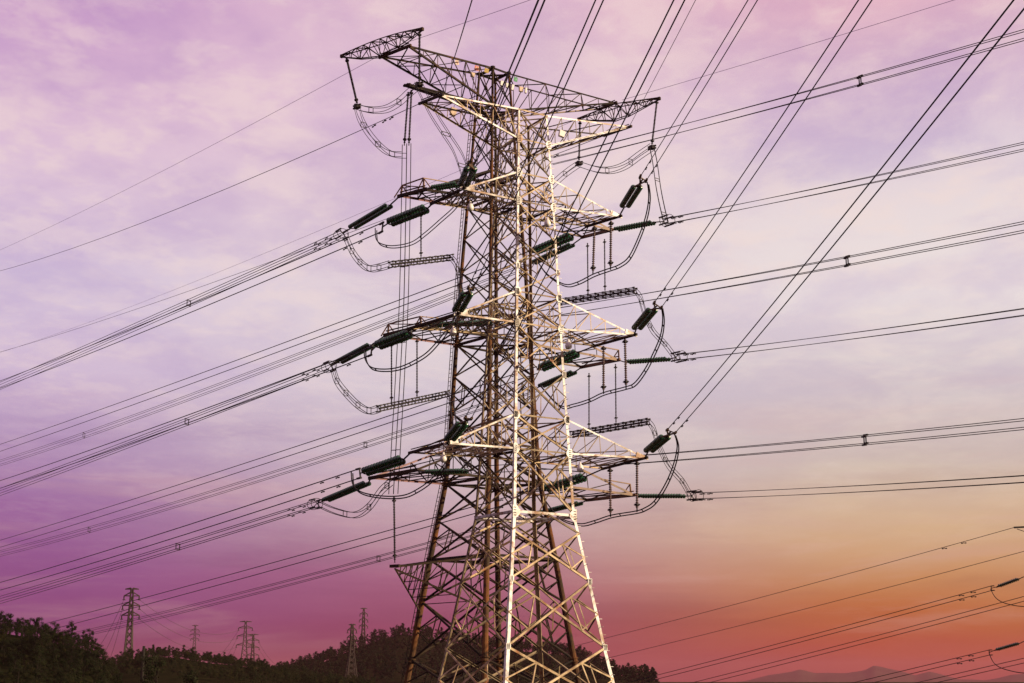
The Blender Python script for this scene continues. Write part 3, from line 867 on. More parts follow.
# rods steadying them
GR = 'brown rod insulators steadying the jumpers'
for (lv, a, b, w) in ((1, (611, 221), (610.5, 266), 'outer'), (1, (594.5, 226), (593, 271), 'inner'), (2, (625, 339), (626, 385), 'outer'), (2, (603.5, 346), (603.5, 390), 'inner'), (3, (637, 461), (637, 508), 'outer'), (3, (610, 468), (610.5, 513), 'inner')):
    Yr = at(*a, 1).y * lerp(TA[lv][2], TA[lv][3], 0.25 if w == 'outer' else 0.8).y
    rod('%s of the two brown rods under the front tower\'s %s right arm' % (w, LEVEL[lv]), at(*a, Yr), at(*b, Yr), 0.10, 'polymer', GR)

YBl, YBr = BL_END[1].y, BR_END[1].y
q = q4(0.22, 0.27)
jumper('four wire jumper dropping from the rear tower\'s upper left insulator', [(345, 235), (352, 251), (360, 262), (369, 268.5), (379, 267.5), (391, 264)], YBl, PL(391, 264).y, q, 0.032, 6)
jumper('four wire jumper dropping from the rear tower\'s middle left insulator', [(333, 368), (337, 381), (346, 393), (358, 405), (369, 411), (379, 408.5)], BL_END[2].y, PL(379, 408).y, q, 0.032, 6)
jumper('four wire jumper hooking back from the rear tower\'s lowest left insulator', [(320, 504.5), (335, 511), (355, 515), (369, 507), (381, 491), (391, 482)], BL_END[3].y, PL(391, 482).y, q4(0.2, 0.25), 0.032, 9)


def cage(label, p, q_, Yp, Yq, n=11):
    """rigid jumper: four tubes held by square spacer frames"""
    a, b = at(*p, Yp), at(*q_, Yq); root = tag(empty('jumper_cage', a), label, 'jumper cage', 'rigid spacer cages of the jumpers')
    d = (b - a).normalized(); hp = V((-d.y, d.x, 0)).normalized(); offs = [hp * x * 0.24 + UP * z * 0.26 for x, z in ((1, 1), (-1, 1), (-1, -1), (1, -1))]
    for o in offs: mb = MB(); mb.tube([a + o, b + o], 0.045, 6); mb.build('tube', 'fit', root)
    mb = MB(); mb.tube([a, b], 0.10, 6); mb.build('core_pipe', 'fit', root)
    for k in range(n):
        c = lerp(a, b, k / (n - 1)); mb = MB(); Q = [c + o for o in offs]
        for i in range(4): mb.bar(Q[i], Q[(i + 1) % 4], 0.05); mb.bar(Q[i] - d * 0.12, Q[i] + d * 0.12, 0.13)
        mb.bar(Q[0], Q[2], 0.05); mb.build('spacer', 'fit', root)


cage('spacer cage hanging level under the left arms, topmost of the left two', (391, 264.5), (451, 257.5), PL(391, 264).y, B.c('L', zbB[0]).y - 1)
cage('spacer cage hanging level under the left arms, lower of the left two', (379, 408.5), (447, 394), PL(379, 408).y, B.c('L', zbB[1]).y - 1)
cage('spacer cage between the rear tower\'s upper and middle right arms', (560, 302), (635, 290.5), PR(560, 302).y + 1, PR(635, 290).y)
cage('spacer cage between the rear tower\'s middle and lowest right arms', (572, 434.5), (648, 421.5), PR(572, 434).y + 1, PR(648, 421).y)
yl = B.c('L', 40).y
jumper('four wires dropping from the inner end of the upper left spacer cage', [(451, 257.5), (456, 264), (459, 276), (461, 292), (466, 312), (480, 322), (494, 322)], yl - 1, BLR_END[2].y, q4(0.2, 0.24), 0.032, 9)
jumper('four wires dropping from the inner end of the lower left spacer cage', [(447, 394), (451, 399), (453, 412), (456, 432), (461, 456), (470, 470)], yl - 1, BLR_END[3].y, q4(0.2, 0.24), 0.032, 9)
jumper('four wires falling from the upper right spacer cage to the middle right insulator', [(635, 290.5), (640, 297), (645, 314), (653, 331), (665, 344), (674, 356)], PR(635, 290).y, BR_END[2].y, q4(0.26, 0.2), 0.03, 8)
jumper('four wires falling from the lower right spacer cage to the lowest right insulator', [(648, 421.5), (653, 428), (659, 446), (669, 466), (682, 481), (690, 495)], PR(648, 421).y, BR_END[3].y, q4(0.26, 0.2), 0.03, 8)
GQ = 'dark rods carrying the spacer cages'
for a, b, f, lab in (((421, 213), (421, 256), PL, 'single dark rod hanging to the upper left spacer cage'),
                     ((391.5, 342), (391.5, 402), PL, 'outer dark rod hanging to the lower left spacer cage'), ((417, 338), (417, 396), PL, 'inner dark rod hanging to the lower left spacer cage'),
                     ((587.5, 243), (588, 294), PR, 'inner dark rod hanging to the upper right spacer cage'), ((604.5, 239), (605, 290), PR, 'outer dark rod hanging to the upper right spacer cage'),
                     ((589, 373), (589, 428), PR, 'inner dark rod hanging to the lower right spacer cage'), ((615.5, 364), (616, 422), PR, 'outer dark rod hanging to the lower right spacer cage')):
    rod(lab, f(*a), f(*b), 0.085, 'fit', GQ)
# top strings, weights and loops
GT = 'long strings hanging from the top beams'
for a, b, f, lab, wl in (((419.5, 32), (419.3, 81), PL, 'long dark string under the near end of the left top beam', 'black weight under the near end of the left top beam'),
                     ((346.5, 58), (357, 103), PL, 'long dark string leaning from the far end of the left top beam', 'black weight on the leaning string at far left'),
                     ((657, 100), (652, 144), PR, 'long dark string under the near end of the right top beam', 'black weight under the near end of the right top beam'),
                     ((580, 121), (579, 160), PR, 'shorter dark string under the far end of the right top beam', 'black weight under the far end of the right top beam')):
    rod(lab, f(*a), f(*b), 0.12, 'fit', GT); weight(wl, f(b[0], b[1] + 3.5))
yA, yB = PL(419, 84).y, PL(357, 107).y
jumper('four wires draped between the two weights of the left top beam', [(419, 85), (409, 93), (399, 102), (386, 109), (371, 110), (357, 107)], yA, yB, q4(0.24, 0.27), 0.028, 12)
jumper('four wires swinging down from the far left weight to the droppers', [(357, 107), (361, 120), (370, 135), (382, 148), (392, 154), (404, 155)], yB, PL(404, 155).y, q4(0.3, 0.24), 0.028, 8)
jumper('four wires curving from the near left weight to the upper left insulator', [(419, 85), (424, 95), (434, 115), (446, 134), (458, 153), (466, 176)], yA, BLR_END[1].y, q4(0.5, 0.15), 0.028, 9)
yA, yB = PR(652, 147).y, PR(579, 163).y
jumper('four wires draped between the two weights of the right top beam', [(652, 147), (640, 155), (626, 165), (612, 170), (597, 169.5), (579, 164)], yA, yB, q4(0.26, 0.3), 0.032, 10)
jumper('four wires curving inward from the far weight of the right top beam', [(579, 164), (570, 170), (560, 178), (550, 188), (542, 200)], yB, yB - 2, q4(0.26, 0.24), 0.032, 9)
jumper('four wires falling from the near right weight to the upper right insulator', [(652, 148), (655, 163), (658.5, 188), (662.5, 208), (666, 222)], yA, BR_END[1].y, q4(0.34, 0.12), 0.03, 10)
# droppers on the left
for k, (x0, lab) in enumerate(((409, 'right hand'), (413, 'left hand'))):
    pass
rod('left of the two long dark rods under the dropper outrigger', PL(408.3, 92), PL(404.5, 143), 0.11, 'fit', 'long rods under the dropper outrigger')
rod('right of the two long dark rods under the dropper outrigger', PL(411.5, 90), PL(409, 143), 0.11, 'fit', 'long rods under the dropper outrigger')
jumper('four dropper wires hanging straight down past the left arms', [(406.8, 144), (406, 200), (404, 300), (400, 380), (396.5, 440), (393.5, 494)], PL(406, 148).y, PL(393, 494).y, [e * -0.38 + B.u * 0.1, e * -0.1 - B.u * 0.1, e * 0.16 + B.u * 0.14, e * 0.4 - B.u * 0.12], 0.04, 5, name='dropper_wires')
rod('dark tension rod holding the droppers down to the low left arm', PL(394, 497), PL(394.8, 560), 0.11, 'fit', 'hold down rod of the droppers')

# ------------------------------------------------------------------ bird deterrents and signs
GBIRD = 'white bulbs hung on the tower to scare birds'
for (x, y, pl, lab) in ((470.4, 206, 'n', 'white bulb beside the tip of the front tower\'s upper left arm'), (547.5, 222, 'n', 'white bulb inside the lattice below the front tower\'s upper right arm'),
                        (453.3, 331, 'n', 'white bulb below the front tower\'s middle left arm'), (568.5, 344, 'n', 'white bulb below the front tower\'s middle right arm'),
                        (443.4, 457, 'n', 'white bulb below the front tower\'s lowest left arm'), (580.2, 467, 'n', 'white bulb below the front tower\'s lowest right arm')):
    P = at(x, y, A.c('F', 25).y - 0.4); root = tag(empty('bird_deterrent', P), lab, 'bird scarer', GBIRD)
    mb = MB(); mb.lathe(P + UP * 0.30, -UP, [(0, 0.05), (0.12, 0.07), (0.22, 0.15), (0.38, 0.21), (0.52, 0.2), (0.6, 0.12), (0.63, 0.02)], 14); mb.build('bulb', 'white', root, smooth=True)
    mb = MB(); mb.tube([P + UP * 0.28, P + UP * 0.85], 0.02, 5); mb.build('hanger', 'fit', root)


def plate(label, x, y, w, h, mat, tilt=0.0, marks=(), Y=None, cat='sign', group='small plates on the rear tower\'s top arm', name='sign_plate', fz=None):
    P = at(x, y, Y or B.c('F', 58).y - 0.35); sx = V((1, 0.45, 0)).normalized(); sx = sx * math.cos(tilt) + UP * math.sin(tilt); n = V((0.45, -1, 0)).normalized(); sy = n.cross(sx); sy = sy if sy.z > 0 else -sy
    root = tag(empty(name, P), label, cat, group)
    mb = MB(); mb.poly([P - sx * w / 2 - sy * h / 2, P + sx * w / 2 - sy * h / 2, P + sx * w / 2 + sy * h / 2, P - sx * w / 2 + sy * h / 2], n, 0.02); mb.build('panel', mat, root)
    for poly_, m_ in marks:
        mb = MB(); mb.poly([P + sx * a * w + sy * b * h + n * 0.024 for a, b in poly_], n, 0.006); mb.build('marking', m_, root)
    mb = MB()
    for k in (-0.3, 0.3): mb.bar(P - n * 0.02 + sx * k * w - sy * h * 0.4, P - n * 0.03 + sx * k * w + sy * (h * 0.5 + 0.25), 0.04)
    mb.build('bracket', 'fit', root); return root


def seg(x, y, w, h): return [(x, y), (x + w, y), (x + w, y + h), (x, y + h)]


dig4 = [[(-.24, -.02), (.02, .36), (.12, .36), (-.10, -.02)], seg(-.24, -.10, .46, .10), seg(.04, -.36, .11, .40)]
two_ = lambda o: [seg(o, .28, .24, .09), seg(o + .15, 0, .09, .28), seg(o, -.05, .24, .09), seg(o, -.37, .09, .32), seg(o, -.37, .24, .09)]
five = lambda o: [seg(o, .28, .24, .09), seg(o, 0, .09, .28), seg(o, -.05, .24, .09), seg(o + .15, -.37, .09, .32), seg(o, -.37, .24, .09)]
plate('pale plate with an orange figure, furthest left on the top arm', 457, 62.5, 0.38, 0.5, 'sign_white', 0.1, [(p, 'sign_red') for p in dig4])
plate('red plate with two pale figures, left of the yellow plate', 477.5, 68.5, 0.62, 0.5, 'sign_red', -0.2, [(p, 'sign_white') for p in two_(-.36) + five(.08)])
plate('plain yellow plate beside the top of the tall leg', 486.6, 70.6, 0.45, 0.46, 'sign_yellow', -0.15)
plate('bright green plate just right of the tower top', 515.6, 79.5, 0.38, 0.46, 'sign_green', -0.1, [([(-.1, -.2), (.3, -.15), (.25, .2), (-.05, .25)], 'sign_mint')])
GBX = 'bird deterrent boxes on the tower tops'
for x, y, w, h, m_, Y, lab in ((472.2, 75.3, 0.36, 0.36, 'tan', None, 'small tan box below the red plate'), (501.5, 84, 0.30, 0.42, 'white', None, 'white flap leftmost of the three right of the tall leg'),
                         (506.5, 86, 0.20, 0.40, 'white', None, 'white flap middle of the three right of the tall leg'), (512, 88, 0.2, 0.5, 'white', None, 'white flap rightmost of the three below the green plate'),
                         (520.5, 89.8, 0.36, 0.42, 'tan', None, 'brown box left of the narrow white strip'), (525.3, 91, 0.16, 0.46, 'white', None, 'narrow white strip right of the brown box'),
                         (452.6, 112.5, 0.42, 0.5, 'tan', 84.2, 'tan box hung under the front tower\'s top left arm'), (477.5, 117, 0.42, 0.28, 'white', 84.2, 'white slanting box beside the front tower\'s top left arm'),
                         (561, 134.5, 0.4, 0.4, 'white', 84.6, 'white tilted box under the front tower\'s top right arm')):
    P = at(x, y, Y or B.c('F', 56).y - 0.2); root = tag(empty('bird_deterrent_box', P), lab, 'bird scarer', GBX)
    mb = MB(); tl = R(random.uniform(-14, 8)); sx = (V((1, 0.45, 0)).normalized() * math.cos(tl) + UP * math.sin(tl)); sy = UP * math.cos(tl) - V((1, 0.45, 0)).normalized() * math.sin(tl)
    n = sx.cross(sy); k = 1.0 if Y else 1.15
    a, b, c, d_ = [P + sx * i * w * k / 2 + sy * j * h * k / 2 for i, j in ((-0.85, -1), (0.85, -1), (1, 1), (-1, 1))]
    mb.poly([a, b, c, d_], n, 0.22); mb.build('box', m_, root)
    mb = MB(); mb.bar(P + sy * h * 0.5, P + sy * (h * 0.5 + 0.3), 0.03); mb.build('hanger', 'fit', root)

# ------------------------------------------------------------------ third line at lower right: insulators on a tower just outside the frame
AZ_3 = az(128)
GC = 'wires of the line at the lower right'
Y3 = 120
rootC = tag(empty('lattice_tower', (at(1085, 600, Y3).x, Y3, 0)), 'lattice tower standing off to the right, holding the line at the lower right', 'tower')
cx = at(1085, 600, Y3).x
C3 = Body(cx, Y3 + 1, R(35), [0, 8, 16], [2.2, 1.3, 0.9])
tower_lattice(C3, rootC, [0, 2.5, 5, 7.5, 9.5, 11.5, 13.5, 15.5], ('galv', 'galv'), lambda z: 0.18, lambda z: 0.09, False, lambda a, b: False)


def thin_arm(P):
    z = P.z + 0.3; mb = MB()
    for lg in 'FL':
        mb.angle(C3.c(lg, z), P, UP, 0.12); mb.angle(C3.c(lg, z + 1.0), P, UP, 0.12)
    mb.build('crossarm', 'galv', rootC)


for k, (tip, a, b, st, y0, jp, lab) in enumerate((((1030, 574.5), (1018, 579), (999, 586), ((991, 586), (991.5, 590.5)), ((824, 631.5), (824, 635.8)), [(990.5, 589), (996, 598), (1006, 603.5), (1024, 606.5), (1040, 604)], 'upper'),
                                                  ((1030, 639), (1018, 643.5), (997, 649.5), ((989, 650), (989.5, 655)), ((854, 682.5), (874, 682.5)), [(989, 653), (994, 663), (1004, 669), (1024, 673), (1040, 670)], 'lower'))):
    T = at(tip[0], tip[1], Y3); P = lambda p: vplane(p[0], p[1], T, AZ_3); thin_arm(T)
    insulator('insulator_string', 'short dark insulator at the lower right edge, %s of the two' % lab, 'insulators at the lower right edge', T, P(a), P(b), (P(st[0]) + P(st[1])) / 2, hperp(AZ_3) * 0.14, 0.13, 0.18, 0.035)
    W0, W1 = P(st[0]), P(st[1])
    root, fs = bundle('twin wires falling left from the %s insulator at the lower right edge' % lab, GC, [(W0, y0[0]), (W1, y0[1])], AZ_3, 0.0002, 130 if k == 0 else 40, 0.03, (), (1.8, 3.0))
    mb = MB(); mb.bar(W0, W1, 0.07); mb.bar(W0 - AZ_3 * 0.3, W0, 0.08); mb.bar(W1 - AZ_3 * 0.3, W1, 0.08); mb.build('dead_end_clamp', 'fit', root)
    jumper('drooping jumper below the %s insulator at the lower right edge' % lab, jp, W0.y, Y3, [V((0, 0, 0))], 0.035)
for st, en, dmp, lab in ((((1014, 527.5)), (670, 621.5), (5.0, 7.0), 'single thin wire with small dampers, highest at the lower right edge'), ((1040, 547), (670, 643), (), 'single thin plain wire, second from the top at the lower right edge')):
    root, fs = bundle(lab, GC, [(at(st[0], st[1], Y3), en)], AZ_3, 0.0002, 220, 0.024, (), dmp, name='earth_wire')
    if dmp:
        mb = MB(); P = at(1014, 527.5, Y3); Q = at(1035, 526.5, Y3); mb.bar(P, Q, 0.14); mb.tube([at(1017, 529, Y3), at(1026, 532, Y3), at(1040, 536, Y3)], 0.03); mb.build('dead_end_clamp', 'fit', root)
        mb = MB(); a = at(1040, 526, Y3)
        for lg in 'FL': mb.angle(C3.c(lg, 15.2), Q, UP, 0.12)
        mb.build('crossarm', 'galv', rootC)
for y0, y1, x1, lab in ((598.6, 651.5, 824, 'twin wires lying between the two insulators at the lower right edge'), (660.5, 683, 925, 'twin wires lowest in the lower right corner')):
    S = at(1060, y0 - (y1 - y0) * 36 / (1024 - x1), Y3 + 4)
    bundle(lab, GC, [(S + UP * 0.2, (x1, y1 - 2.2)), (S - UP * 0.2, (x1, y1 + 2.2))], AZ_3, 0.0002, 130 if x1 < 900 else 40, 0.03)
    mb = MB(); mb.angle(C3.c('R', S.z + 0.2), S, UP, 0.12); mb.angle(C3.c('B', S.z + 0.2), S, UP, 0.12); mb.build('crossarm', 'galv', rootC)

# ------------------------------------------------------------------ land
# the plain is level around the towers and falls away beyond the hills
mb = MB(); n = 64; rings = [(120, 0), (500, 0), (1250, 0), (2000, -18), (3500, -60), (6000, -110), (14000, -150)]
mb.v.append(V((0, 0, 0)))
for r_, z_ in rings:
    for k in range(n): mb.v.append(V((r_ * math.cos(2 * math.pi * k / n), r_ * math.sin(2 * math.pi * k / n), z_)))
for k in range(n): mb.f.append((0, 1 + k, 1 + (k + 1) % n))
for i in range(len(rings) - 1):
    for k in range(n):
        a, b = 1 + i * n + k, 1 + i * n + (k + 1) % n; mb.f.append((a, a + n, b + n, b))
g = struct(mb.build('ground', 'ground', origin=V((0, 0, 0))))


def interp(t, xs):
    if t <= xs[0][0]: return xs[0][1]
    for (a, ya), (b, yb) in zip(xs, xs[1:]):
        if t <= b: return ya + (yb - ya) * (t - a) / (b - a)
    return xs[-1][1]


def wob(x, y, s, seed):
    return math.sin(x * s + seed) * math.sin(y * s * 1.3 + seed * 2) + 0.5 * math.sin(x * s * 2.3 + seed * 3) * math.sin(y * s * 1.9 + seed) + 0.25 * math.sin(x * s * 5.1 + seed) * math.sin(y * s * 4.3)


class Hill:
    """ridge with its crest at range D; crest outline (direction, height above the plain)"""
    def __init__(self, D0, W, outline, drop, seed, rough=0.0, base=0.0):
        self.D, self.W, self.seed, self.rough, self.base = D0, W, seed, rough, base
        self.o = []
        for px, py in outline:
            r = ray(px, py); self.o.append((r.x / r.y, max(0.0, 1.7 + D0 * r.z / r.y - base)))

    def h(self, x, y):
        H = interp(x / max(y, 1), self.o); t = abs(y - self.D) / self.W
        b = max(0.0, 1 - t * t * (3 - 2 * t)) if t < 1 else 0
        return H * b + self.rough * wob(x, y, 8.0 / self.W, self.seed) * b - 0.4 + self.base

    def mesh(self, name, mat, nx=90, ny=24):
        mb = MB(); s0, s1 = self.o[0][0], self.o[-1][0]
        for j in range(ny + 1):
            y = self.D - self.W + 2 * self.W * j / ny
            for i in range(nx + 1):
                x = (s0 + (s1 - s0) * i / nx) * y; mb.v.append(V((x, y, self.h(x, y))))
        for j in range(ny):
            for i in range(nx):
                a = j * (nx + 1) + i; mb.f.append((a, a + 1, a + nx + 2, a + nx + 1))
        return struct(mb.build(name, mat, origin=V((0, 0, 0)), smooth=True))


hill_l = Hill(170, 70, [(-400, 690), (-250, 650), (-120, 620), (0, 631), (30, 635), (60, 643), (85, 648), (100, 659), (112, 674), (125, 688), (140, 695)], 0.0, 1.0, 0.25)
hill_m = Hill(330, 120, [(60, 690), (100, 672), (125, 660), (150, 655), (180, 656), (205, 660), (235, 664), (265, 670), (300, 676), (340, 682), (380, 690)], 0.0, 2.0, 0.5)
hill_c = Hill(800, 300, [(262, 686), (285, 674), (310, 667), (330, 660), (350, 652), (380, 642), (400, 638), (440, 641), (490, 648), (560, 654), (583, 658), (603, 668), (625, 679), (660, 690)], 0.0, 3.0, 1.2)
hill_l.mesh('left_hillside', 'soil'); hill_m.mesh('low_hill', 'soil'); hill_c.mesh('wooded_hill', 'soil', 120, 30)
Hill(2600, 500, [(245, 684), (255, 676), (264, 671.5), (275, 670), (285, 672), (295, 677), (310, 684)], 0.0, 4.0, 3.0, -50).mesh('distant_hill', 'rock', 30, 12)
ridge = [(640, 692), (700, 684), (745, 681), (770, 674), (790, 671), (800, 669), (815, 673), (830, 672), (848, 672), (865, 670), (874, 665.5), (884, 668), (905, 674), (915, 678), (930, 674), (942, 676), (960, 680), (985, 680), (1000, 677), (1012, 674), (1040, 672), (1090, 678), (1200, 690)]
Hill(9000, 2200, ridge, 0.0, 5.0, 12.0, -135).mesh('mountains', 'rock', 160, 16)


# ------------------------------------------------------------------ trees
def tree_mesh(h, wdt, nleaf, lsz, seed, conic=False):
    rnd = random.Random(seed); tr = MB(); cr = MB()
    lean = V((rnd.uniform(-0.1, 0.1), rnd.uniform(-0.1, 0.1), 0)) * h
    tp = [V((0, 0, -0.6)), V((0, 0, h * 0.25)) + lean * 0.3, V((0, 0, h * 0.55)) + lean * 0.7, V((0, 0, h * 0.9)) + lean]
    tr.tube(tp, [h * 0.035, h * 0.028, h * 0.018, h * 0.006], 6)
    lobes = []
    nl = 8 if not conic else 9
    for k in range(nl):
        t = 0.28 + 0.68 * (k + rnd.random() * 0.6) / nl; a = rnd.uniform(0, 6.28)
        rad = wdt * 0.5 * (1.05 - t if conic else math.sin(math.pi * min(1, 0.18 + t * 0.72))) * rnd.uniform(0.35, 0.85)
        c = V((math.cos(a) * rad, math.sin(a) * rad, t * h)) + lean * t
        rr = wdt * rnd.uniform(0.16, 0.3) * (1.15 - 0.5 * t)
        lobes.append((c, rr)); b = V((0, 0, t * h * 0.72)) + lean * t * 0.72
        tr.tube([b, lerp(b, c, 0.55) + UP * 0.05 * h, c], [h * 0.014, h * 0.009, h * 0.004], 5)
    for i in range(nleaf):
        c, rr = lobes[i % len(lobes)]
        d = V((rnd.gauss(0, 1), rnd.gauss(0, 1), rnd.gauss(0, 0.8))).normalized()
        p = c + V((d.x, d.y, d.z * 0.8)) * rr * (rnd.random() ** 0.45)
        nrm = (d + V((rnd.uniform(-1, 1), rnd.uniform(-1, 1), rnd.uniform(-0.3, 1.2))) * 0.8).normalized()
        a = nrm.cross(V((rnd.random(), rnd.random(), rnd.random()))).normalized(); b = nrm.cross(a); s = lsz * rnd.uniform(0.6, 1.3)
        i0 = len(cr.v); cr.v += [p - a * s * 0.6, p + b * s * 0.35, p + a * s * 0.6, p - b * s * 0.35]; cr.f.append((i0, i0 + 1, i0 + 2, i0 + 3))
    def me(m, name, mat):
        x = D.meshes.new(name); x.from_pydata([tuple(v) for v in m.v], [], m.f); x.materials.append(M[mat]); return x
    return tr, cr, me


def tree_kind(specs, leafmat):
    out = []
    for (h, w, n, ls, sd, con) in specs:
        tr, cr, me = tree_mesh(h, w, n, ls, sd, con); out.append((me(tr, 'trunk', 'bark'), me(cr, 'crown', leafmat), h, cr))
    return out


near_k = tree_kind([(3.0, 2.6, 1800, 0.11, 1, False), (3.6, 2.7, 1800, 0.11, 2, False), (2.5, 2.8, 1700, 0.11, 3, False), (4.2, 2.4, 1700, 0.11, 4, False)], 'leaf')
mid_k = tree_kind([(4.5, 3.6, 1000, 0.22, 11, False), (5.2, 3.8, 1000, 0.22, 12, False), (4.0, 4.0, 1000, 0.22, 13, False), (5.6, 2.8, 900, 0.22, 14, True)], 'leaf')
far_k = tree_kind([(7, 5, 700, 0.42, 21, False), (8, 5.5, 700, 0.42, 22, False), (9, 4.5, 650, 0.42, 23, True), (6.5, 5.5, 700, 0.42, 24, False), (10, 5, 700, 0.42, 25, True)], 'leaf_far')
wood_k = tree_kind([(7, 5.5, 260, 0.6, 31, False), (8, 6, 260, 0.6, 32, False), (9, 5, 240, 0.6, 33, True)], 'leaf_far')


def plant(kind, P, s, rz, label, group, name='tree'):
    tm, cm, h, _ = kind
    root = empty(name, P); root.rotation_euler.z = rz; root.scale = (s, s, s); tag(root, label, 'tree', group)
    for nm, me in (('trunk', tm), ('crown', cm)):
        o = D.objects.new(nm, me); COL.objects.link(o); o.parent = root


rnd = random.Random(5)
# left hillside: crest trees first, then the front slope
def on_hill(hill, px, frac):
    """point on the hill along the sight direction px, frac 0 at the crest, 1 at the foot in front"""
    y = hill.D - hill.W * frac; r = ray(px, 640); x = r.x / r.y * y; return V((x, y, hill.h(x, y)))


for i in range(34):
    px = -20 + i * 4.2 + rnd.uniform(-2, 2)
    if px > 122: break
    plant(near_k[rnd.randrange(4)], on_hill(hill_l, px, rnd.uniform(0, 0.06)), rnd.uniform(0.38, 0.72), rnd.uniform(0, 6.28), 'small dark bushy tree on the skyline of the left hillside', 'skyline trees of the left hillside')
for i in range(95):
    px = rnd.uniform(-20, 112); f = rnd.uniform(0.05, 0.75)
    plant(near_k[rnd.randrange(4)], on_hill(hill_l, px, f), rnd.uniform(0.35, 0.65), rnd.uniform(0, 6.28), 'dark green bushy tree on the slope below the left skyline', 'slope trees of the left hillside')
for i in range(36):
    px = 122 + i * 5.3 + rnd.uniform(-2, 2)
    plant(mid_k[rnd.randrange(4)], on_hill(hill_m, px, rnd.uniform(0, 0.08)), rnd.uniform(0.3, 0.62), rnd.uniform(0, 6.28), 'small tree along the low skyline under the distant pylons', 'trees of the low middle hill')
for i in range(30):
    px = rnd.uniform(110, 270)
    plant(mid_k[rnd.randrange(4)], on_hill(hill_m, px, rnd.uniform(0.1, 0.45)), rnd.uniform(0.35, 0.65), rnd.uniform(0, 6.28), 'olive tree on the near slope of the low middle hill', 'slope trees of the low middle hill')
for px, py, s, lab in ((160, 672, 1.25, 'large black bushy tree left of the two at the bottom edge, by the pole'), (196, 674, 1.1, 'large black bushy tree right of the two at the bottom edge, by the pole')):
    Y = 120; P = at(px, py + 22, Y); plant(near_k[1 if s > 1.2 else 0], V((P.x, Y, P.z - 1.2)), s, 1.0 + s, lab, 'black trees at the bottom edge')
    mb = MB()
for i in range(95):
    px = 283 + i * 3.95 + rnd.uniform(-2.5, 2.5)
    if px > 655: break
    plant(far_k[rnd.randrange(5)], on_hill(hill_c, px, rnd.uniform(-0.02, 0.03)), rnd.uniform(0.4, 0.85) * (1.3 if rnd.random() < 0.12 else 1), rnd.uniform(0, 6.28), 'tree on the skyline of the wooded hill behind the towers', 'skyline trees of the wooded hill')


def forest(name, kinds, hill, n, px0, px1, f0, f1, label, smin, smax, mat):
    mb = MB(); r_ = random.Random(99)
    for i in range(n):
        k = kinds[r_.randrange(len(kinds))][3]; P = on_hill(hill, r_.uniform(px0, px1), r_.uniform(f0, f1)); s = r_.uniform(smin, smax); th = r_.uniform(0, 6.28); ct, st = math.cos(th) * s, math.sin(th) * s
        i0 = len(mb.v); step = 1
        mb.v += [V((P.x + v.x * ct - v.y * st, P.y + v.x * st + v.y * ct, P.z + v.z * s)) for v in k.v]; mb.f += [tuple(i0 + j for j in f) for f in k.f]
    o = mb.build(name, mat, origin=V((0, 0, 0))); tag(o, label, 'woodland'); o['kind'] = 'stuff'


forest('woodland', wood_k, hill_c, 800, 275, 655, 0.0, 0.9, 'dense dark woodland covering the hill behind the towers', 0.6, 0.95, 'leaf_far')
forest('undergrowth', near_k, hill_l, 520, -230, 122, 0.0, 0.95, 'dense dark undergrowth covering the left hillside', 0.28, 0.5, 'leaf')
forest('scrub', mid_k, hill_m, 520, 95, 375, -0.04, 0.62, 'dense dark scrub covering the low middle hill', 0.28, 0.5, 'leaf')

# ------------------------------------------------------------------ distant pylons
def pylon(px, ytop, ybase, Y, arms, label, rz, spread=1.0, wtop=0.6):
    P0 = at(px, ybase, Y); P0.z = P0.z - 3; top = at(px, ytop, Y); H = top.z - P0.z
    root = tag(empty('distant_pylon', P0), label, 'pylon', 'distant pylons on the hills'); ux = V((math.cos(rz), math.sin(rz), 0)); uy = V((-math.sin(rz), math.cos(rz), 0))
    w = lambda t: lerp(H * 0.07 * spread, H * 0.024, t / 0.62) if t < 0.62 else lerp(H * 0.024, H * 0.013, (t - 0.62) / 0.38)
    c = lambda i, j, t: P0 + ux * i * w(t) + uy * j * w(t) + UP * H * t
    th = H * 0.0095
    for i, j in ((1, 1), (1, -1), (-1, 1), (-1, -1)):
        mb = MB(); mb.bar(c(i, j, 0), c(i, j, 0.5), th * 1.4); mb.bar(c(i, j, 0.5), c(i, j, 1), th * 1.2); mb.build('leg', 'pylon', root)
    N = 11; mb = MB()
    for k in range(N):
        t0, t1 = k / N, (k + 1) / N
        for (a, b) in (((1, 1), (1, -1)), ((1, -1), (-1, -1)), ((-1, -1), (-1, 1)), ((-1, 1), (1, 1))):
            mb.bar(c(*a, t0), c(*b, t1), th * 0.8); mb.bar(c(*b, t0), c(*a, t1), th * 0.8)
    mb.build('lattice', 'pylon', root)
    tips = []
    for t, ln in arms:
        for s in (-1, 1):
            mb = MB(); tip = P0 + ux * s * H * ln + UP * H * t
            for j in (-1, 1):
                mb.bar(c(s, j, t), tip, th * 1.3); mb.bar(c(s, j, min(1, t + 0.045)), tip, th * 1.3)
            a = mb.build('crossarm', 'pylon', root); tips.append(tip)
            if t < 0.97:
                mb = MB(); mb.bar(tip, tip - UP * H * 0.05, th * 1.2); mb.bar(tip - UP * H * 0.05 - ux * th * 2, tip - UP * H * 0.05 + ux * th * 2, th); mb.build('insulator', 'pylon', a)
    return tips


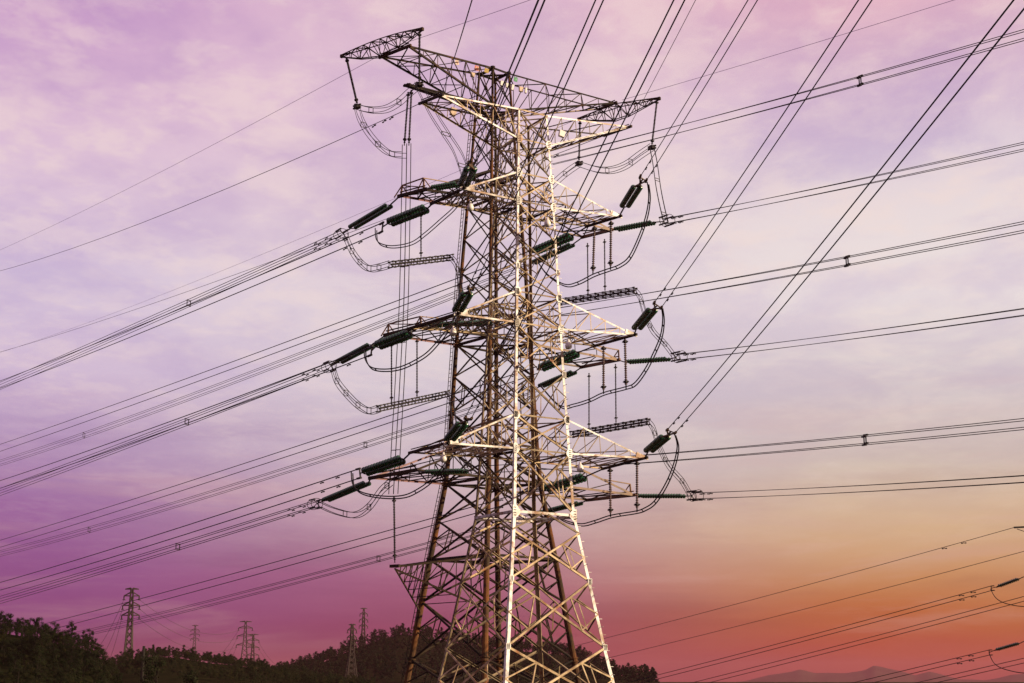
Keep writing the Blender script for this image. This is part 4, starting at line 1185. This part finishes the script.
arm4 = [(0.985, 0.10), (0.90, 0.085), (0.79, 0.105), (0.68, 0.105)]
p1 = pylon(128, 588, 657, 420, [(0.985, 0.085), (0.90, 0.095), (0.78, 0.105), (0.655, 0.11)], 'largest distant pylon, at left among the crossing wires', 0.1, 0.75)
p2 = pylon(194, 625, 652, 900, [(0.98, 0.10), (0.84, 0.13), (0.70, 0.15), (0.56, 0.13)], 'tiny distant pylon alone on the low skyline', 0.2, 1.0)
p3 = pylon(244, 621, 664, 620, [(0.985, 0.12), (0.86, 0.14), (0.70, 0.16), (0.52, 0.17)], 'wide distant pylon, left of the overlapping pair', 0.2, 1.3)
p4 = pylon(252, 634, 670, 700, [(0.985, 0.12), (0.85, 0.14), (0.68, 0.15), (0.5, 0.15)], 'narrower distant pylon, right of the overlapping pair', 0.3, 1.1)
p5 = pylon(351, 624, 675, 455, [(0.985, 0.06), (0.90, 0.075), (0.78, 0.08), (0.66, 0.08)], 'distant pylon standing low in front of the wooded hill', 0.35, 1.4)
p6 = pylon(363, 608, 646, 860, [(0.985, 0.08), (0.86, 0.09), (0.72, 0.1), (0.58, 0.1)], 'slim distant pylon rising above the wooded hill skyline', 0.3, 0.9)
GW = 'faint wires between distant pylons'


def far_wire(label, a, b, sag, r=0.05):
    mb = MB(); mb.tube([lerp(a, b, k / 16) - UP * sag * 4 * (k / 16) * (1 - k / 16) for k in range(17)], r, 5); tag(mb.build('distant_wire', 'pylon'), label, 'power line', GW)


for i, (k, nm) in enumerate(((2, 'first'), (4, 'second'), (6, 'third'))):
    wn = ('upper', 'middle', 'lower')[i]
    far_wire('faint %s wire from the largest distant pylon to the overlapping pair' % wn, p1[k + 1] - UP, p3[k] - UP, 5.0)
    far_wire('faint %s wire falling left from the largest distant pylon' % wn, p1[k] - UP, at(82 + 10 * i, 660 + 4 * i, 520), 4.0)
    far_wire('faint %s wire going left and down from the overlapping pair' % wn, p3[k] - UP, at(205 + 8 * i, 668 + 3 * i, 640), 2.0)
    far_wire('faint %s wire falling right from the overlapping pair' % wn, p4[k + 1] - UP, at(290 + 3 * i, 668 + 3 * i, 760), 4.0)

# plain dark pole on the low slope
P = at(144, 646, 250); mb = MB(); base = V((P.x, P.y, P.z - 9)); mb.tube([base, P], [0.30, 0.24], 8)
pr = mb.build('utility_pole', 'wood', smooth=True); tag(pr, 'plain dark upright pole in front of the low middle hill', 'pole')

# ------------------------------------------------------------------ air
mb = MB(); i = 0
x0, x1, y0, y1, zz0, zz1 = -7000, 7000, -200, 12500, -152, 150
c = [V((x, y, z)) for z in (zz0, zz1) for x, y in ((x0, y0), (x1, y0), (x1, y1), (x0, y1))]
mb.v = c; mb.f = [(3, 2, 1, 0), (4, 5, 6, 7), (0, 1, 5, 4), (1, 2, 6, 5), (2, 3, 7, 6), (3, 0, 4, 7)]
hm = D.materials.new('pale_air'); hm.use_nodes = True; nt = hm.node_tree; nt.nodes.clear()
vo = nt.nodes.new('ShaderNodeVolumePrincipled'); vo.inputs['Density'].default_value = 7.5e-5; vo.inputs['Color'].default_value = (0.42, 0.16, 0.20, 1)
oo = nt.nodes.new('ShaderNodeOutputMaterial'); nt.links.new(vo.outputs[0], oo.inputs['Volume'])
HAZE = True
if HAZE:
    hz = mb.build('haze', hm, origin=V((0, 0, 0))); hz['kind'] = 'stuff'; tag(hz, 'thin even haze in the air over the whole scene', 'haze')
